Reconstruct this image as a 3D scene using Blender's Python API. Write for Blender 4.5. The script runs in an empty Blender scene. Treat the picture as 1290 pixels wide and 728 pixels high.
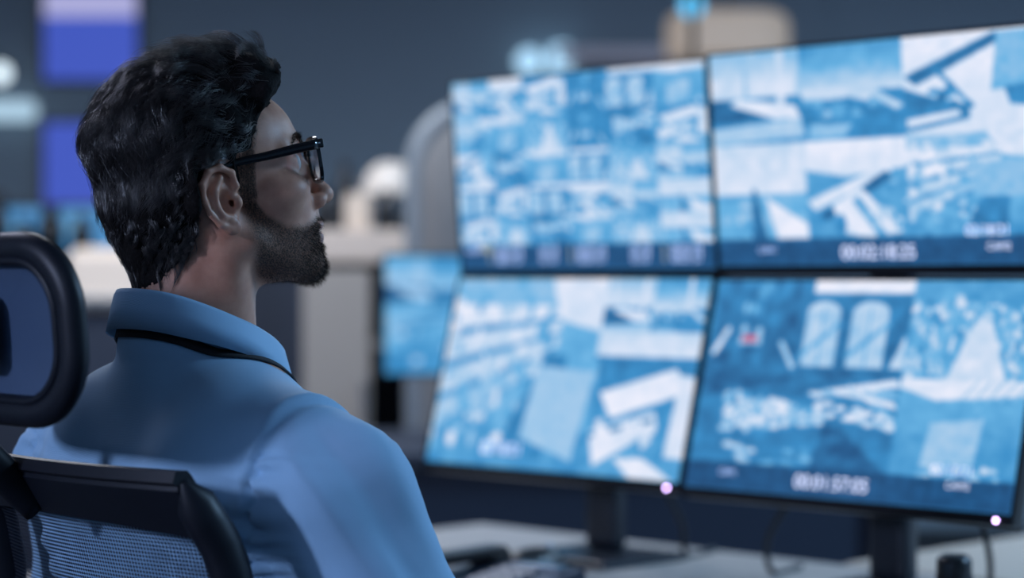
import bpy, bmesh, math, random
import numpy as np
from mathutils import Vector, Matrix, Euler

random.seed(7)
RNG = np.random.default_rng(11)
SC = bpy.context.scene
COL = SC.collection
R = math.radians

# ------------------------------------------------------------------ camera
CAM_Z = 1.13
cam_d = bpy.data.cameras.new('camera')
cam_d.sensor_width = 36.0
cam_d.lens = 36.0 * 2709.0 / 1290.0
cam_d.clip_start = 0.05
cam_d.dof.use_dof = True
cam_d.dof.focus_distance = 1.99
cam_d.dof.aperture_fstop = 2.5
cam = bpy.data.objects.new('camera', cam_d)
COL.objects.link(cam)
cam.location = (0, 0, CAM_Z)
cam.rotation_euler = (R(90 - 0.229), 0, 0)
SC.camera = cam

# ------------------------------------------------------------------ colour management and world
vs = SC.view_settings
vs.view_transform = 'Standard'
vs.look = 'None'
vs.exposure = 0.0
vs.gamma = 1.0
vs.use_curve_mapping = False
world = bpy.data.worlds.new('world')
SC.world = world
world.use_nodes = True
wb = world.node_tree.nodes['Background']
wb.inputs[0].default_value = (0.10, 0.22, 0.42, 1)
wb.inputs[1].default_value = 0.03

# ------------------------------------------------------------------ ceiling lamps (light itself; the unseen luminaires are built below)
# (x, y, size_x, size_y, watts, colour)
CEIL_Z = 2.75
CEILING_LAMPS = [
    (3.1, 2.7, 0.5, 1.0, 170.0, (0.36, 0.64, 1.0)),
    (-1.75, 3.75, 0.5, 1.0, 16.0, (0.70, 0.74, 1.0)),
    (-0.6, -0.6, 1.0, 0.5, 2.0, (0.38, 0.62, 1.0)),  # weak fill added behind the camera to lift the dark hair
    (-0.9, 5.0, 1.2, 0.4, 58.0, (0.84, 0.87, 0.95)),  # added out of view, set forward to light the cabinet front and far wall
    (2.6, 5.2, 1.2, 0.4, 70.0, (0.45, 0.70, 1.0)),  # unseen, added to brighten the right of the far end
]
for (lx, ly, sx, sy, w, c) in CEILING_LAMPS:
    ld = bpy.data.lights.new('ceiling_lamp', 'AREA')
    ld.shape = 'RECTANGLE'
    ld.size = sx
    ld.size_y = sy
    ld.energy = w
    ld.color = c
    lo = bpy.data.objects.new('ceiling_lamp', ld)
    lo.location = (lx, ly, CEIL_Z - 0.045)
    COL.objects.link(lo)


# wall light on the left wall: a low lavender light that rakes across the man's back
WALL_LIGHT = (-3.93, -0.85, 2.25)
ld = bpy.data.lights.new('wall_light_lamp', 'AREA')
ld.shape = 'RECTANGLE'
ld.size = 0.50
ld.size_y = 0.40
ld.energy = 150.0
ld.color = (0.56, 0.66, 1.0)
lo = bpy.data.objects.new('wall_light_lamp', ld)
lo.location = WALL_LIGHT
lo.rotation_euler = (R(90), 0, R(-90))
COL.objects.link(lo)


# ------------------------------------------------------------------ helpers
def srgb(r, g, b):
    def f(c):
        c = c / 255.0
        return c / 12.92 if c <= 0.04045 else ((c + 0.055) / 1.055) ** 2.4
    return (f(r), f(g), f(b), 1.0)


def material(name, color, rough=0.5, metal=0.0, noise=None, bump=None, spec=0.5, emit=None, coat=0.0):
    """Principled material; noise=(scale, dark factor) varies the colour, bump=(scale, strength) adds relief."""
    m = bpy.data.materials.new(name)
    m.use_nodes = True
    nt = m.node_tree
    p = nt.nodes['Principled BSDF']
    p.inputs['Base Color'].default_value = color
    p.inputs['Roughness'].default_value = rough
    p.inputs['Metallic'].default_value = metal
    p.inputs['Specular IOR Level'].default_value = spec
    p.inputs['Coat Weight'].default_value = coat
    tc = nt.nodes.new('ShaderNodeTexCoord')
    if noise:
        n = nt.nodes.new('ShaderNodeTexNoise')
        n.inputs['Scale'].default_value = noise[0]
        n.inputs['Detail'].default_value = 5
        nt.links.new(tc.outputs['Object'], n.inputs['Vector'])
        mx = nt.nodes.new('ShaderNodeMix')
        mx.data_type = 'RGBA'
        mx.inputs[6].default_value = tuple(c * noise[1] for c in color[:3]) + (1,)
        mx.inputs[7].default_value = color
        nt.links.new(n.outputs['Fac'], mx.inputs[0])
        nt.links.new(mx.outputs[2], p.inputs['Base Color'])
    if bump:
        n2 = nt.nodes.new('ShaderNodeTexNoise')
        n2.inputs['Scale'].default_value = bump[0]
        n2.inputs['Detail'].default_value = 4
        nt.links.new(tc.outputs['Object'], n2.inputs['Vector'])
        b = nt.nodes.new('ShaderNodeBump')
        b.inputs['Strength'].default_value = bump[1]
        b.inputs['Distance'].default_value = 0.002
        nt.links.new(n2.outputs['Fac'], b.inputs['Height'])
        nt.links.new(b.outputs['Normal'], p.inputs['Normal'])
    if emit:
        p.inputs['Emission Color'].default_value = emit[0]
        p.inputs['Emission Strength'].default_value = emit[1]
    return m


def link(o, parent=None):
    COL.objects.link(o)
    if parent is not None:
        o.parent = parent
    return o


def np_mesh(name, verts, faces, smooth=True):
    """Mesh from numpy arrays; faces is one (n, k) array."""
    me = bpy.data.meshes.new(name)
    verts = np.asarray(verts, np.float32)
    faces = np.asarray(faces, np.int32)
    k = faces.shape[1]
    me.vertices.add(len(verts))
    me.vertices.foreach_set('co', verts.ravel())
    me.loops.add(faces.size)
    me.loops.foreach_set('vertex_index', faces.ravel())
    me.polygons.add(len(faces))
    me.polygons.foreach_set('loop_start', np.arange(0, faces.size, k, dtype=np.int32))
    me.update(calc_edges=True)
    if smooth:
        me.polygons.foreach_set('use_smooth', np.ones(len(faces), bool))
    me.validate()
    return me


def obj(name, me, mat=None, parent=None, loc=None, rot=None):
    o = bpy.data.objects.new(name, me)
    if mat is not None:
        me.materials.append(mat)
    if loc is not None:
        o.location = loc
    if rot is not None:
        o.rotation_euler = rot
    return link(o, parent)


def bm_obj(name, bm, mat=None, parent=None, loc=None, rot=None, smooth=False, sharp=None):
    me = bpy.data.meshes.new(name)
    bmesh.ops.recalc_face_normals(bm, faces=bm.faces[:])
    bm.to_mesh(me)
    bm.free()
    if smooth:
        me.polygons.foreach_set('use_smooth', np.ones(len(me.polygons), bool))
        if sharp is not None:
            me.set_sharp_from_angle(angle=R(sharp))
    return obj(name, me, mat, parent, loc, rot)


def add_box(bm, c, s, bevel=0.0, seg=2, rot=None):
    r = bmesh.ops.create_cube(bm, size=1.0)
    vs_ = r['verts']
    bmesh.ops.scale(bm, vec=s, verts=vs_)
    if bevel > 0:
        es = list({e for v in vs_ for e in v.link_edges})
        g = bmesh.ops.bevel(bm, geom=es, offset=bevel, segments=seg, affect='EDGES', profile=0.5)
        vs_ = list({v for f in g['faces'] for v in f.verts} | {v for v in vs_ if v.is_valid})
    if rot is not None:
        bmesh.ops.rotate(bm, cent=(0, 0, 0), matrix=Euler(rot).to_matrix(), verts=vs_)
    bmesh.ops.translate(bm, vec=c, verts=vs_)
    return vs_


def box(name, c, s, mat, parent=None, bevel=0.0, rot=None, seg=2, smooth=False):
    bm = bmesh.new()
    add_box(bm, c, s, bevel, seg, rot)
    return bm_obj(name, bm, mat, parent, smooth=smooth)


def tube_arrays(path, rad, n=10, closed=False, cap=True, squash=None):
    """Swept tube along path (k,3) with radius per point; squash=(a,b) makes an elliptic section."""
    P = np.asarray(path, float)
    k = len(P)
    rad = np.full(k, rad) if np.isscalar(rad) else np.asarray(rad, float)
    if closed:
        T = np.roll(P, -1, 0) - np.roll(P, 1, 0)
    else:
        T = np.gradient(P, axis=0)
    T /= np.linalg.norm(T, axis=1)[:, None]
    ref = np.array([0, 0, 1.0]) if abs(T[0][2]) < 0.9 else np.array([1.0, 0, 0])
    N = np.zeros_like(P)
    v = ref - T[0] * (ref @ T[0])
    for i in range(k):
        v = v - T[i] * (v @ T[i])
        v /= np.linalg.norm(v)
        N[i] = v
    B = np.cross(T, N)
    a = np.linspace(0, 2 * math.pi, n, endpoint=False)
    sa, sb = squash or (1, 1)
    V = P[:, None] + rad[:, None, None] * (np.cos(a)[None, :, None] * N[:, None] * sa + np.sin(a)[None, :, None] * B[:, None] * sb)
    V = V.reshape(-1, 3)
    F = []
    for i in range(k if closed else k - 1):
        i2 = (i + 1) % k
        for j in range(n):
            j2 = (j + 1) % n
            F.append((i * n + j, i * n + j2, i2 * n + j2, i2 * n + j))
    return V, F, k, n


def add_tube(bm, path, rad, n=10, closed=False, squash=None):
    V, F, k, n = tube_arrays(path, rad, n, closed, squash=squash)
    bv = [bm.verts.new(v) for v in V]
    for f in F:
        bm.faces.new([bv[i] for i in f])
    if not closed:
        bm.faces.new(bv[:n][::-1])
        bm.faces.new(bv[-n:])
    return bv


def tube(name, path, rad, mat, parent=None, n=10, closed=False, squash=None):
    bm = bmesh.new()
    add_tube(bm, path, rad, n, closed, squash)
    return bm_obj(name, bm, mat, parent, smooth=True)


def add_lathe(bm, prof, n=24, c=(0, 0, 0)):
    """Revolve (radius, z) profile round z."""
    rings = []
    for (r_, z_) in prof:
        if r_ < 1e-6:
            rings.append([bm.verts.new((c[0], c[1], c[2] + z_))])
        else:
            rings.append([bm.verts.new((c[0] + r_ * math.cos(2 * math.pi * i / n), c[1] + r_ * math.sin(2 * math.pi * i / n), c[2] + z_)) for i in range(n)])
    for a_, b_ in zip(rings, rings[1:]):
        for i in range(n):
            i2 = (i + 1) % n
            if len(a_) == 1 and len(b_) > 1:
                bm.faces.new((a_[0], b_[i], b_[i2]))
            elif len(b_) == 1 and len(a_) > 1:
                bm.faces.new((a_[i], b_[0], a_[i2]))
            elif len(a_) > 1:
                bm.faces.new((a_[i], b_[i], b_[i2], a_[i2]))


def lathe(name, prof, mat, parent=None, n=24, loc=None, rot=None):
    bm = bmesh.new()
    add_lathe(bm, prof, n)
    return bm_obj(name, bm, mat, parent, loc=loc, rot=rot, smooth=True)


def rounded_outline(w, h, r, n=8):
    pts = []
    for (cx, cz, a0) in ((w / 2 - r, h / 2 - r, 0), (-w / 2 + r, h / 2 - r, 90), (-w / 2 + r, -h / 2 + r, 180), (w / 2 - r, -h / 2 + r, 270)):
        for i in range(n + 1):
            a = R(a0 + 90 * i / n)
            pts.append((cx + r * math.cos(a), cz + r * math.sin(a)))
    return pts


def thing(name, label, cat, loc=(0, 0, 0), rot=(0, 0, 0), group=None):
    o = bpy.data.objects.new(name, None)
    o.empty_display_size = 0.05
    o.location = loc
    o.rotation_euler = rot
    tag(o, label, cat, group)
    return link(o)


def tag(o, label=None, cat=None, group=None, kind=None):
    if label:
        o['label'] = label
    if cat:
        o['category'] = cat
    if group:
        o['group'] = group
    if kind:
        o['kind'] = kind
    return o


def spline(pts, n):
    """Catmull-Rom through pts, n samples."""
    P = np.asarray(pts, float)
    P = np.vstack([2 * P[0] - P[1], P, 2 * P[-1] - P[-2]])
    t = np.linspace(0, len(pts) - 1 - 1e-6, n)
    i = t.astype(int)
    u = (t - i)[:, None]
    a, b, c, d = P[i], P[i + 1], P[i + 2], P[i + 3]
    return 0.5 * (2 * b + (c - a) * u + (2 * a - 5 * b + 4 * c - d) * u ** 2 + (3 * b - a - 3 * c + d) * u ** 3)


# ------------------------------------------------------------------ signed distance modelling for the organic shapes
class Field:
    def __init__(self, lo, hi, h):
        self.lo = np.array(lo, float)
        self.h = h
        self.ax = [np.arange(lo[i], hi[i] + h, h).astype(np.float32) for i in range(3)]
        self.F = np.full([len(a) for a in self.ax], 1.0, np.float32)

    def _sl(self, lo, hi):
        s = []
        for i in range(3):
            a = int(np.floor((lo[i] - self.lo[i]) / self.h))
            b = int(np.ceil((hi[i] - self.lo[i]) / self.h)) + 1
            s.append(slice(max(a, 0), max(min(b, len(self.ax[i])), 0)))
        return tuple(s)

    def _xyz(self, s):
        return (self.ax[0][s[0]][:, None, None], self.ax[1][s[1]][None, :, None], self.ax[2][s[2]][None, None, :])

    def apply(self, d_fn, lo, hi, k, sub=False, full=False):
        m = 3 * self.h + 2 * k
        s = (slice(None),) * 3 if full else self._sl(np.array(lo) - m, np.array(hi) + m)
        X, Y, Z = self._xyz(s)
        d = d_fn(X, Y, Z).astype(np.float32)
        f = self.F[s]
        if f.size == 0:
            return
        kk = max(k, 1e-6)
        if sub:
            d = -d
            hh = np.clip(0.5 + 0.5 * (d - f) / kk, 0, 1)
            self.F[s] = f * (1 - hh) + d * hh + kk * hh * (1 - hh)
        else:
            hh = np.clip(0.5 + 0.5 * (d - f) / kk, 0, 1)
            self.F[s] = d * (1 - hh) + f * hh - kk * hh * (1 - hh)

    def ell(self, c, r, k=0.01, rot=None, sub=False, full=False):
        c = np.array(c, float)
        r = np.array(r, float)
        M = np.array(Euler(rot).to_matrix()).T if rot is not None else np.eye(3)

        def fn(X, Y, Z):
            x, y, z = X - c[0], Y - c[1], Z - c[2]
            q = [M[i, 0] * x + M[i, 1] * y + M[i, 2] * z for i in range(3)]
            k0 = np.sqrt(sum((q[i] / r[i]) ** 2 for i in range(3)))
            k1 = np.sqrt(sum((q[i] / r[i] ** 2) ** 2 for i in range(3))) + 1e-9
            return k0 * (k0 - 1) / k1
        e = max(r) if rot is not None else r
        self.apply(fn, c - e, c + e, k, sub, full)

    def cone(self, a, b, r1, r2, k=0.01, sub=False, full=False):
        a = np.array(a, float)
        b = np.array(b, float)
        ab = b - a
        L = ab @ ab

        def fn(X, Y, Z):
            x, y, z = X - a[0], Y - a[1], Z - a[2]
            t = np.clip((x * ab[0] + y * ab[1] + z * ab[2]) / L, 0, 1)
            return np.sqrt((x - t * ab[0]) ** 2 + (y - t * ab[1]) ** 2 + (z - t * ab[2]) ** 2) - (r1 + (r2 - r1) * t)
        rm = max(r1, r2)
        self.apply(fn, np.minimum(a, b) - rm, np.maximum(a, b) + rm, k, sub, full)

    def chain(self, pts, rads, k=0.004, sub=False):
        for i in range(len(pts) - 1):
            ra = rads if np.isscalar(rads) else rads[i]
            rb = rads if np.isscalar(rads) else rads[i + 1]
            self.cone(pts[i], pts[i + 1], ra, rb, k, sub)

    def both(self, name, *a, **kw):
        """Apply a primitive and its mirror image across y."""
        def mir(v):
            return (v[0], -v[1], v[2])
        if name == 'ell':
            self.ell(*a, **kw)
            kw2 = dict(kw)
            if kw.get('rot'):
                r_ = kw['rot']
                kw2['rot'] = (-r_[0], r_[1], -r_[2])
            self.ell(mir(a[0]), *a[1:], **kw2)
        elif name == 'cone':
            self.cone(*a, **kw)
            self.cone(mir(a[0]), mir(a[1]), *a[2:], **kw)
        else:
            self.chain(*a, **kw)
            self.chain([mir(p) for p in a[0]], *a[1:], **kw)

    def mesh(self):
        F = self.F
        S = F < 0
        c = np.zeros([n - 1 for n in F.shape], np.int8)
        offs = [(i, j, k) for i in (0, 1) for j in (0, 1) for k in (0, 1)]
        nx, ny, nz = F.shape
        for (i, j, k) in offs:
            c += S[i:nx - 1 + i, j:ny - 1 + j, k:nz - 1 + k]
        act = np.argwhere((c > 0) & (c < 8))
        idx = np.full(c.shape, -1, np.int32)
        idx[act[:, 0], act[:, 1], act[:, 2]] = np.arange(len(act))
        val = np.stack([F[act[:, 0] + i, act[:, 1] + j, act[:, 2] + k] for (i, j, k) in offs], 1)
        O = np.array(offs, float)
        acc = np.zeros((len(act), 3))
        cnt = np.zeros(len(act))
        for a in range(8):
            for b in range(a + 1, 8):
                if np.abs(O[a] - O[b]).sum() != 1:
                    continue
                va, vb = val[:, a], val[:, b]
                m = (va < 0) != (vb < 0)
                t = va[m] / (va[m] - vb[m])
                acc[m] += O[a] + t[:, None] * (O[b] - O[a])
                cnt[m] += 1
        V = self.lo + (act + acc / cnt[:, None]) * self.h
        Q = []
        for ax in range(3):
            d = [0, 0, 0]
            d[ax] = 1
            A = S[:nx - d[0], :ny - d[1], :nz - d[2]]
            B = S[d[0]:, d[1]:, d[2]:]
            e = np.argwhere(A != B)
            u, v = (ax + 1) % 3, (ax + 2) % 3
            ok = (e[:, u] > 0) & (e[:, v] > 0) & (e[:, u] < F.shape[u] - 1) & (e[:, v] < F.shape[v] - 1)
            e = e[ok]
            sgn = A[e[:, 0], e[:, 1], e[:, 2]]
            q = []
            for (du, dv) in ((-1, -1), (0, -1), (0, 0), (-1, 0)):
                ee = e.copy()
                ee[:, u] += du
                ee[:, v] += dv
                q.append(idx[ee[:, 0], ee[:, 1], ee[:, 2]])
            q = np.stack(q, 1)
            q[~sgn] = q[~sgn][:, ::-1]
            Q.append(q)
        Q = np.concatenate(Q)
        Q = Q[(Q >= 0).all(1)]
        return V, Q

    def sample(self, P):
        """Trilinear value at points (n,3)."""
        g = (P - self.lo) / self.h
        n = np.array(self.F.shape)
        g = np.clip(g, 0, n - 1.001)
        i = g.astype(int)
        f = g - i
        out = 0
        for a in (0, 1):
            for b in (0, 1):
                for c_ in (0, 1):
                    w = (f[:, 0] if a else 1 - f[:, 0]) * (f[:, 1] if b else 1 - f[:, 1]) * (f[:, 2] if c_ else 1 - f[:, 2])
                    out = out + w * self.F[i[:, 0] + a, i[:, 1] + b, i[:, 2] + c_]
        return out

    def grad(self, P, e=0.004):
        g = np.stack([self.sample(P + d) - self.sample(P - d) for d in (np.eye(3) * e)], 1)
        return g / (np.linalg.norm(g, axis=1)[:, None] + 1e-9)


def grid_noise(P, scale, seed):
    """Smooth value noise at points, -1..1."""
    rng = np.random.default_rng(seed)
    T = rng.uniform(-1, 1, (16, 16, 16))
    g = P * scale + 100.0
    i = np.floor(g).astype(int)
    f = g - i
    f = f * f * (3 - 2 * f)
    out = 0
    for a in (0, 1):
        for b in (0, 1):
            for c in (0, 1):
                w = (f[:, 0] if a else 1 - f[:, 0]) * (f[:, 1] if b else 1 - f[:, 1]) * (f[:, 2] if c else 1 - f[:, 2])
                out = out + w * T[(i[:, 0] + a) % 16, (i[:, 1] + b) % 16, (i[:, 2] + c) % 16]
    return out


def smoothstep(a, b, x):
    t = np.clip((x - a) / (b - a), 0, 1)
    return t * t * (3 - 2 * t)
# ------------------------------------------------------------------ the room
M_FLOOR = material('dark_vinyl_floor', srgb(40, 46, 54), 0.45, noise=(3, 0.7))
M_WALL = material('blue_grey_wall_paint', srgb(150, 165, 176), 0.85, noise=(1.2, 0.85), bump=(80, 0.1))
M_CEIL = material('ceiling_tile', srgb(120, 125, 130), 0.9, bump=(120, 0.2))
M_TRIM = material('dark_skirting', srgb(30, 34, 40), 0.5)
M_BLACK = material('black_plastic', (0.010, 0.011, 0.013, 1), 0.35, noise=(40, 0.8))
M_BLACK_SOFT = material('black_rubber', (0.012, 0.012, 0.014, 1), 0.7)
M_STEEL = material('brushed_steel', (0.45, 0.46, 0.48, 1), 0.35, 1.0)
tag(box('floor', (0.5, 4.0, -0.05), (9.4, 11.4, 0.1), M_FLOOR), kind='structure')
tag(box('ceiling', (0.5, 4.0, CEIL_Z + 0.05), (9.4, 11.4, 0.1), M_CEIL), kind='structure')
tag(box('wall_back', (0.5, 9.05, CEIL_Z / 2), (9.2, 0.1, CEIL_Z), M_WALL), kind='structure')
tag(box('wall_front', (0.5, -1.55, CEIL_Z / 2), (9.2, 0.1, CEIL_Z), M_WALL), kind='structure')
tag(box('wall_left', (-4.05, 3.75, CEIL_Z / 2), (0.1, 10.7, CEIL_Z), M_WALL), kind='structure')
tag(box('wall_right', (5.05, 3.75, CEIL_Z / 2), (0.1, 10.7, CEIL_Z), M_WALL), kind='structure')
tag(box('baseboard_back', (0.5, 8.985, 0.05), (9.0, 0.03, 0.1), M_TRIM, bevel=0.004), kind='structure')
for i, (lx, ly, sx, sy, w, c) in enumerate(CEILING_LAMPS):
    where = ['to the right of the seated man', 'to the left of the seated man', 'added behind the camera as soft fill', 'added above the far desks on the left', 'added above the far desks on the right'][i]
    t = thing('ceiling_light', 'rectangular ceiling light panel ' + where, 'ceiling light', (lx, ly, CEIL_Z))
    bm = bmesh.new()
    for (cx, cy, wx, wy) in ((0, sy / 2 + 0.02, sx + 0.08, 0.04), (0, -sy / 2 - 0.02, sx + 0.08, 0.04), (sx / 2 + 0.02, 0, 0.04, sy), (-sx / 2 - 0.02, 0, 0.04, sy)):
        add_box(bm, (cx, cy, -0.025), (wx, wy, 0.05), 0.004)
    bm_obj('frame', bm, M_STEEL, t)
    box('diffuser', (0, 0, -0.02), (sx, sy, 0.03), material('lit_diffuser', (0.8, 0.85, 0.9, 1), 0.4, emit=(tuple(c) + (1,), 2.0)), t)

t = thing('wall_light', 'square lit panel light on the left wall', 'wall light', (-4.0, WALL_LIGHT[1], WALL_LIGHT[2]))
bm = bmesh.new()
for (cy, cz, wy, wz) in ((0, 0.22, 0.58, 0.04), (0, -0.22, 0.58, 0.04), (0.27, 0, 0.04, 0.40), (-0.27, 0, 0.04, 0.40)):
    add_box(bm, (0.03, cy, cz), (0.06, wy, wz), 0.004)
bm_obj('frame', bm, M_STEEL, t)
box('diffuser', (0.02, 0, 0), (0.04, 0.50, 0.40), material('lit_wall_diffuser', (0.8, 0.8, 0.9, 1), 0.4, emit=((0.56, 0.66, 1.0, 1), 2.0)), t)

# ------------------------------------------------------------------ the control desk
# desk axes: U runs along the desk to the right, Vd towards the operator
C45 = math.cos(R(45))
DESK_M = Matrix.Translation((-0.053, 3.807, 0)) @ Matrix.Rotation(R(-45), 4, 'Z')   # local x = along, local -y = towards the operator


def desk_pt(u, v, z=0.0):
    return tuple(DESK_M @ Vector((u, -v, z)))


M_DESK = material('pale_desk_laminate', srgb(168, 164, 160), 0.45, noise=(6, 0.92))
M_DESK_EDGE = material('grey_edge_band', srgb(90, 92, 96), 0.5)
M_PANEL = material('dark_blue_panel', srgb(34, 44, 60), 0.6)
DESK_Z = 0.70
desk = thing('control_desk', 'pale laminate desk carrying the four surveillance monitors', 'desk', desk_pt(1.3, 0.48), (0, 0, R(-45)))
box('desk_top', (0, 0, DESK_Z - 0.015), (2.6, 0.96, 0.03), M_DESK, desk, 0.004)
for sx in (-1.24, 1.24):
    box('leg_panel', (sx, 0, (DESK_Z - 0.03) / 2), (0.04, 0.84, DESK_Z - 0.03), M_PANEL, desk, 0.003)
box('modesty_panel', (0, 0.42, 0.46), (2.44, 0.02, 0.40), M_PANEL, desk, 0.002)

# a second desk backs on to the first
desk2 = thing('desk', 'beige desk standing back to back behind the right-hand monitors', 'desk', desk_pt(1.72, -0.47), (0, 0, R(-45)))
box('desk_top', (0, 0, DESK_Z - 0.015), (1.9, 0.90, 0.03), material('beige_desk_laminate', srgb(190, 178, 165), 0.5, noise=(5, 0.92)), desk2, 0.004)
for sx in (-0.90, 0.90):
    box('leg_panel', (sx, 0, (DESK_Z - 0.03) / 2), (0.04, 0.80, DESK_Z - 0.03), M_PANEL, desk2, 0.003)
# ------------------------------------------------------------------ the seated man
HEAD_M = Matrix.Translation((-0.2815, 2.04, 1.204)) @ Matrix.Rotation(R(20), 4, 'Z') @ Matrix.Rotation(R(-14.5), 4, 'Y') @ Matrix.Scale(0.92, 4)
TORSO_M = Matrix.Translation((-0.335, 2.00, 1.095)) @ Matrix.Rotation(R(45), 4, 'Z') @ Matrix.Rotation(R(-7), 4, 'Y')
PERSON_AT = np.array([-0.30, 2.03, 0.0])


def xf(M, P):
    A = np.array(M)
    return np.asarray(P, float) @ A[:3, :3].T + A[:3, 3]


def wmesh(name, V, F, mat, parent, M=None, smooth=True):
    """Mesh in head/torso space M, made a child of the person (whose origin is PERSON_AT)."""
    if M is not None:
        V = xf(M, V)
    return obj(name, np_mesh(name, V - PERSON_AT, F, smooth), mat, parent)


# --- materials
def skin_material():
    m = bpy.data.materials.new('skin')
    m.use_nodes = True
    nt = m.node_tree
    p = nt.nodes['Principled BSDF']
    tc = nt.nodes.new('ShaderNodeTexCoord')
    n = nt.nodes.new('ShaderNodeTexNoise')
    n.inputs['Scale'].default_value = 45
    n.inputs['Detail'].default_value = 6
    nt.links.new(tc.outputs['Object'], n.inputs['Vector'])
    ramp = nt.nodes.new('ShaderNodeValToRGB')
    ramp.color_ramp.elements[0].position = 0.3
    ramp.color_ramp.elements[0].color = (0.46, 0.20, 0.125, 1)
    ramp.color_ramp.elements[1].position = 0.7
    ramp.color_ramp.elements[1].color = (0.64, 0.33, 0.22, 1)
    nt.links.new(n.outputs['Fac'], ramp.inputs[0])
    at = nt.nodes.new('ShaderNodeAttribute')
    at.attribute_name = 'stubble'
    n3 = nt.nodes.new('ShaderNodeTexNoise')
    n3.inputs['Scale'].default_value = 700
    n3.inputs['Detail'].default_value = 2
    nt.links.new(tc.outputs['Object'], n3.inputs['Vector'])
    mr = nt.nodes.new('ShaderNodeMapRange')
    mr.inputs[1].default_value = 0.35
    mr.inputs[2].default_value = 0.6
    mr.inputs[3].default_value = 0.55
    mr.inputs[4].default_value = 1.0
    nt.links.new(n3.outputs['Fac'], mr.inputs[0])
    mul = nt.nodes.new('ShaderNodeMath')
    mul.operation = 'MULTIPLY'
    nt.links.new(at.outputs['Fac'], mul.inputs[0])
    nt.links.new(mr.outputs[0], mul.inputs[1])
    mx = nt.nodes.new('ShaderNodeMix')
    mx.data_type = 'RGBA'
    mx.inputs[7].default_value = (0.10, 0.068, 0.054, 1)
    nt.links.new(mul.outputs[0], mx.inputs[0])
    nt.links.new(ramp.outputs[0], mx.inputs[6])
    at2 = nt.nodes.new('ShaderNodeAttribute')
    at2.attribute_name = 'lips'
    mx2 = nt.nodes.new('ShaderNodeMix')
    mx2.data_type = 'RGBA'
    mx2.inputs[7].default_value = (0.36, 0.17, 0.13, 1)
    nt.links.new(at2.outputs['Fac'], mx2.inputs[0])
    nt.links.new(mx.outputs[2], mx2.inputs[6])
    nt.links.new(mx2.outputs[2], p.inputs['Base Color'])
    p.inputs['Roughness'].default_value = 0.48
    sr = nt.nodes.new('ShaderNodeMapRange')
    sr.inputs[3].default_value = 0.5
    sr.inputs[4].default_value = 0.05
    nt.links.new(at.outputs['Fac'], sr.inputs[0])
    nt.links.new(sr.outputs[0], p.inputs['Specular IOR Level'])
    p.inputs['Subsurface Weight'].default_value = 0.25
    p.inputs['Subsurface Radius'].default_value = (0.012, 0.005, 0.003)
    p.inputs['Subsurface Scale'].default_value = 0.6
    n2 = nt.nodes.new('ShaderNodeTexNoise')
    n2.inputs['Scale'].default_value = 900
    n2.inputs['Detail'].default_value = 3
    nt.links.new(tc.outputs['Object'], n2.inputs['Vector'])
    b = nt.nodes.new('ShaderNodeBump')
    b.inputs['Strength'].default_value = 0.18
    b.inputs['Distance'].default_value = 0.001
    nt.links.new(n2.outputs['Fac'], b.inputs['Height'])
    nt.links.new(b.outputs['Normal'], p.inputs['Normal'])
    return m


M_SKIN = skin_material()
M_HAIR = material('dark_brown_hair', (0.040, 0.033, 0.031, 1), 0.28, spec=0.9)
_nt = M_HAIR.node_tree
_at = _nt.nodes.new('ShaderNodeAttribute')          # every lock has its own shade of brown
_at.attribute_name = 'shade'
_mx = _nt.nodes.new('ShaderNodeMix')
_mx.data_type = 'RGBA'
_mx.inputs[6].default_value = (0.010, 0.008, 0.008, 1)
_mx.inputs[7].default_value = (0.050, 0.042, 0.040, 1)
_nt.links.new(_at.outputs['Fac'], _mx.inputs[0])
_nt.links.new(_mx.outputs[2], _nt.nodes['Principled BSDF'].inputs['Base Color'])
M_HAIR_BASE = material('hair_underlayer', (0.006, 0.005, 0.005, 1), 0.8, bump=(300, 0.8), spec=0.1)
M_BEARD = material('beard_hair', (0.034, 0.024, 0.019, 1), 0.8, spec=0.12)

# --- head
hf = Field((-0.145, -0.118, -0.215), (0.145, 0.118, 0.175), 0.0015)
hf.ell((-0.012, 0, 0.047), (0.098, 0.076, 0.086), full=True)
hf.ell((0.034, 0, 0.052), (0.063, 0.064, 0.052), 0.02, full=True)
hf.ell((-0.045, 0, 0.012), (0.062, 0.064, 0.055), 0.02, full=True)
skull = Field(hf.lo, hf.lo + 0.01, 0.0015)
skull.ax, skull.h = hf.ax, hf.h
skull.F = hf.F.copy()
hf.ell((0.048, 0, -0.012), (0.050, 0.060, 0.055), 0.02)
hf.both('cone', (0.012, 0.050, -0.045), (0.074, 0.013, -0.085), 0.017, 0.017, k=0.016)
hf.ell((0.048, 0, -0.058), (0.046, 0.046, 0.038), 0.014)
hf.ell((0.0795, 0, -0.088), (0.0165, 0.020, 0.0155), 0.010)
hf.both('ell', (0.062, 0.045, -0.006), (0.026, 0.021, 0.018), 0.016)
hf.ell((0.071, 0, -0.050), (0.029, 0.031, 0.030), 0.012)
hf.both('cone', (0.0875, 0.010, 0.042), (0.071, 0.046, 0.038), 0.0095, 0.0095, k=0.012)
hf.both('ell', (0.098, 0.033, 0.018), (0.017, 0.019, 0.015), 0.012, sub=True)
hf.both('ell', (0.0755, 0.032, 0.020), (0.0135, 0.0145, 0.0130), 0.006)
hf.cone((0.089, 0, 0.032), (0.1125, 0, -0.014), 0.0065, 0.0085, 0.011)
hf.ell((0.1140, 0, -0.0200), (0.0105, 0.0105, 0.0090), 0.006)
hf.both('ell', (0.102, 0.0125, -0.0240), (0.0105, 0.0065, 0.0080), 0.006)
hf.both('ell', (0.1065, 0.0068, -0.0318), (0.0060, 0.0034, 0.0050), 0.003, sub=True)
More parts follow.
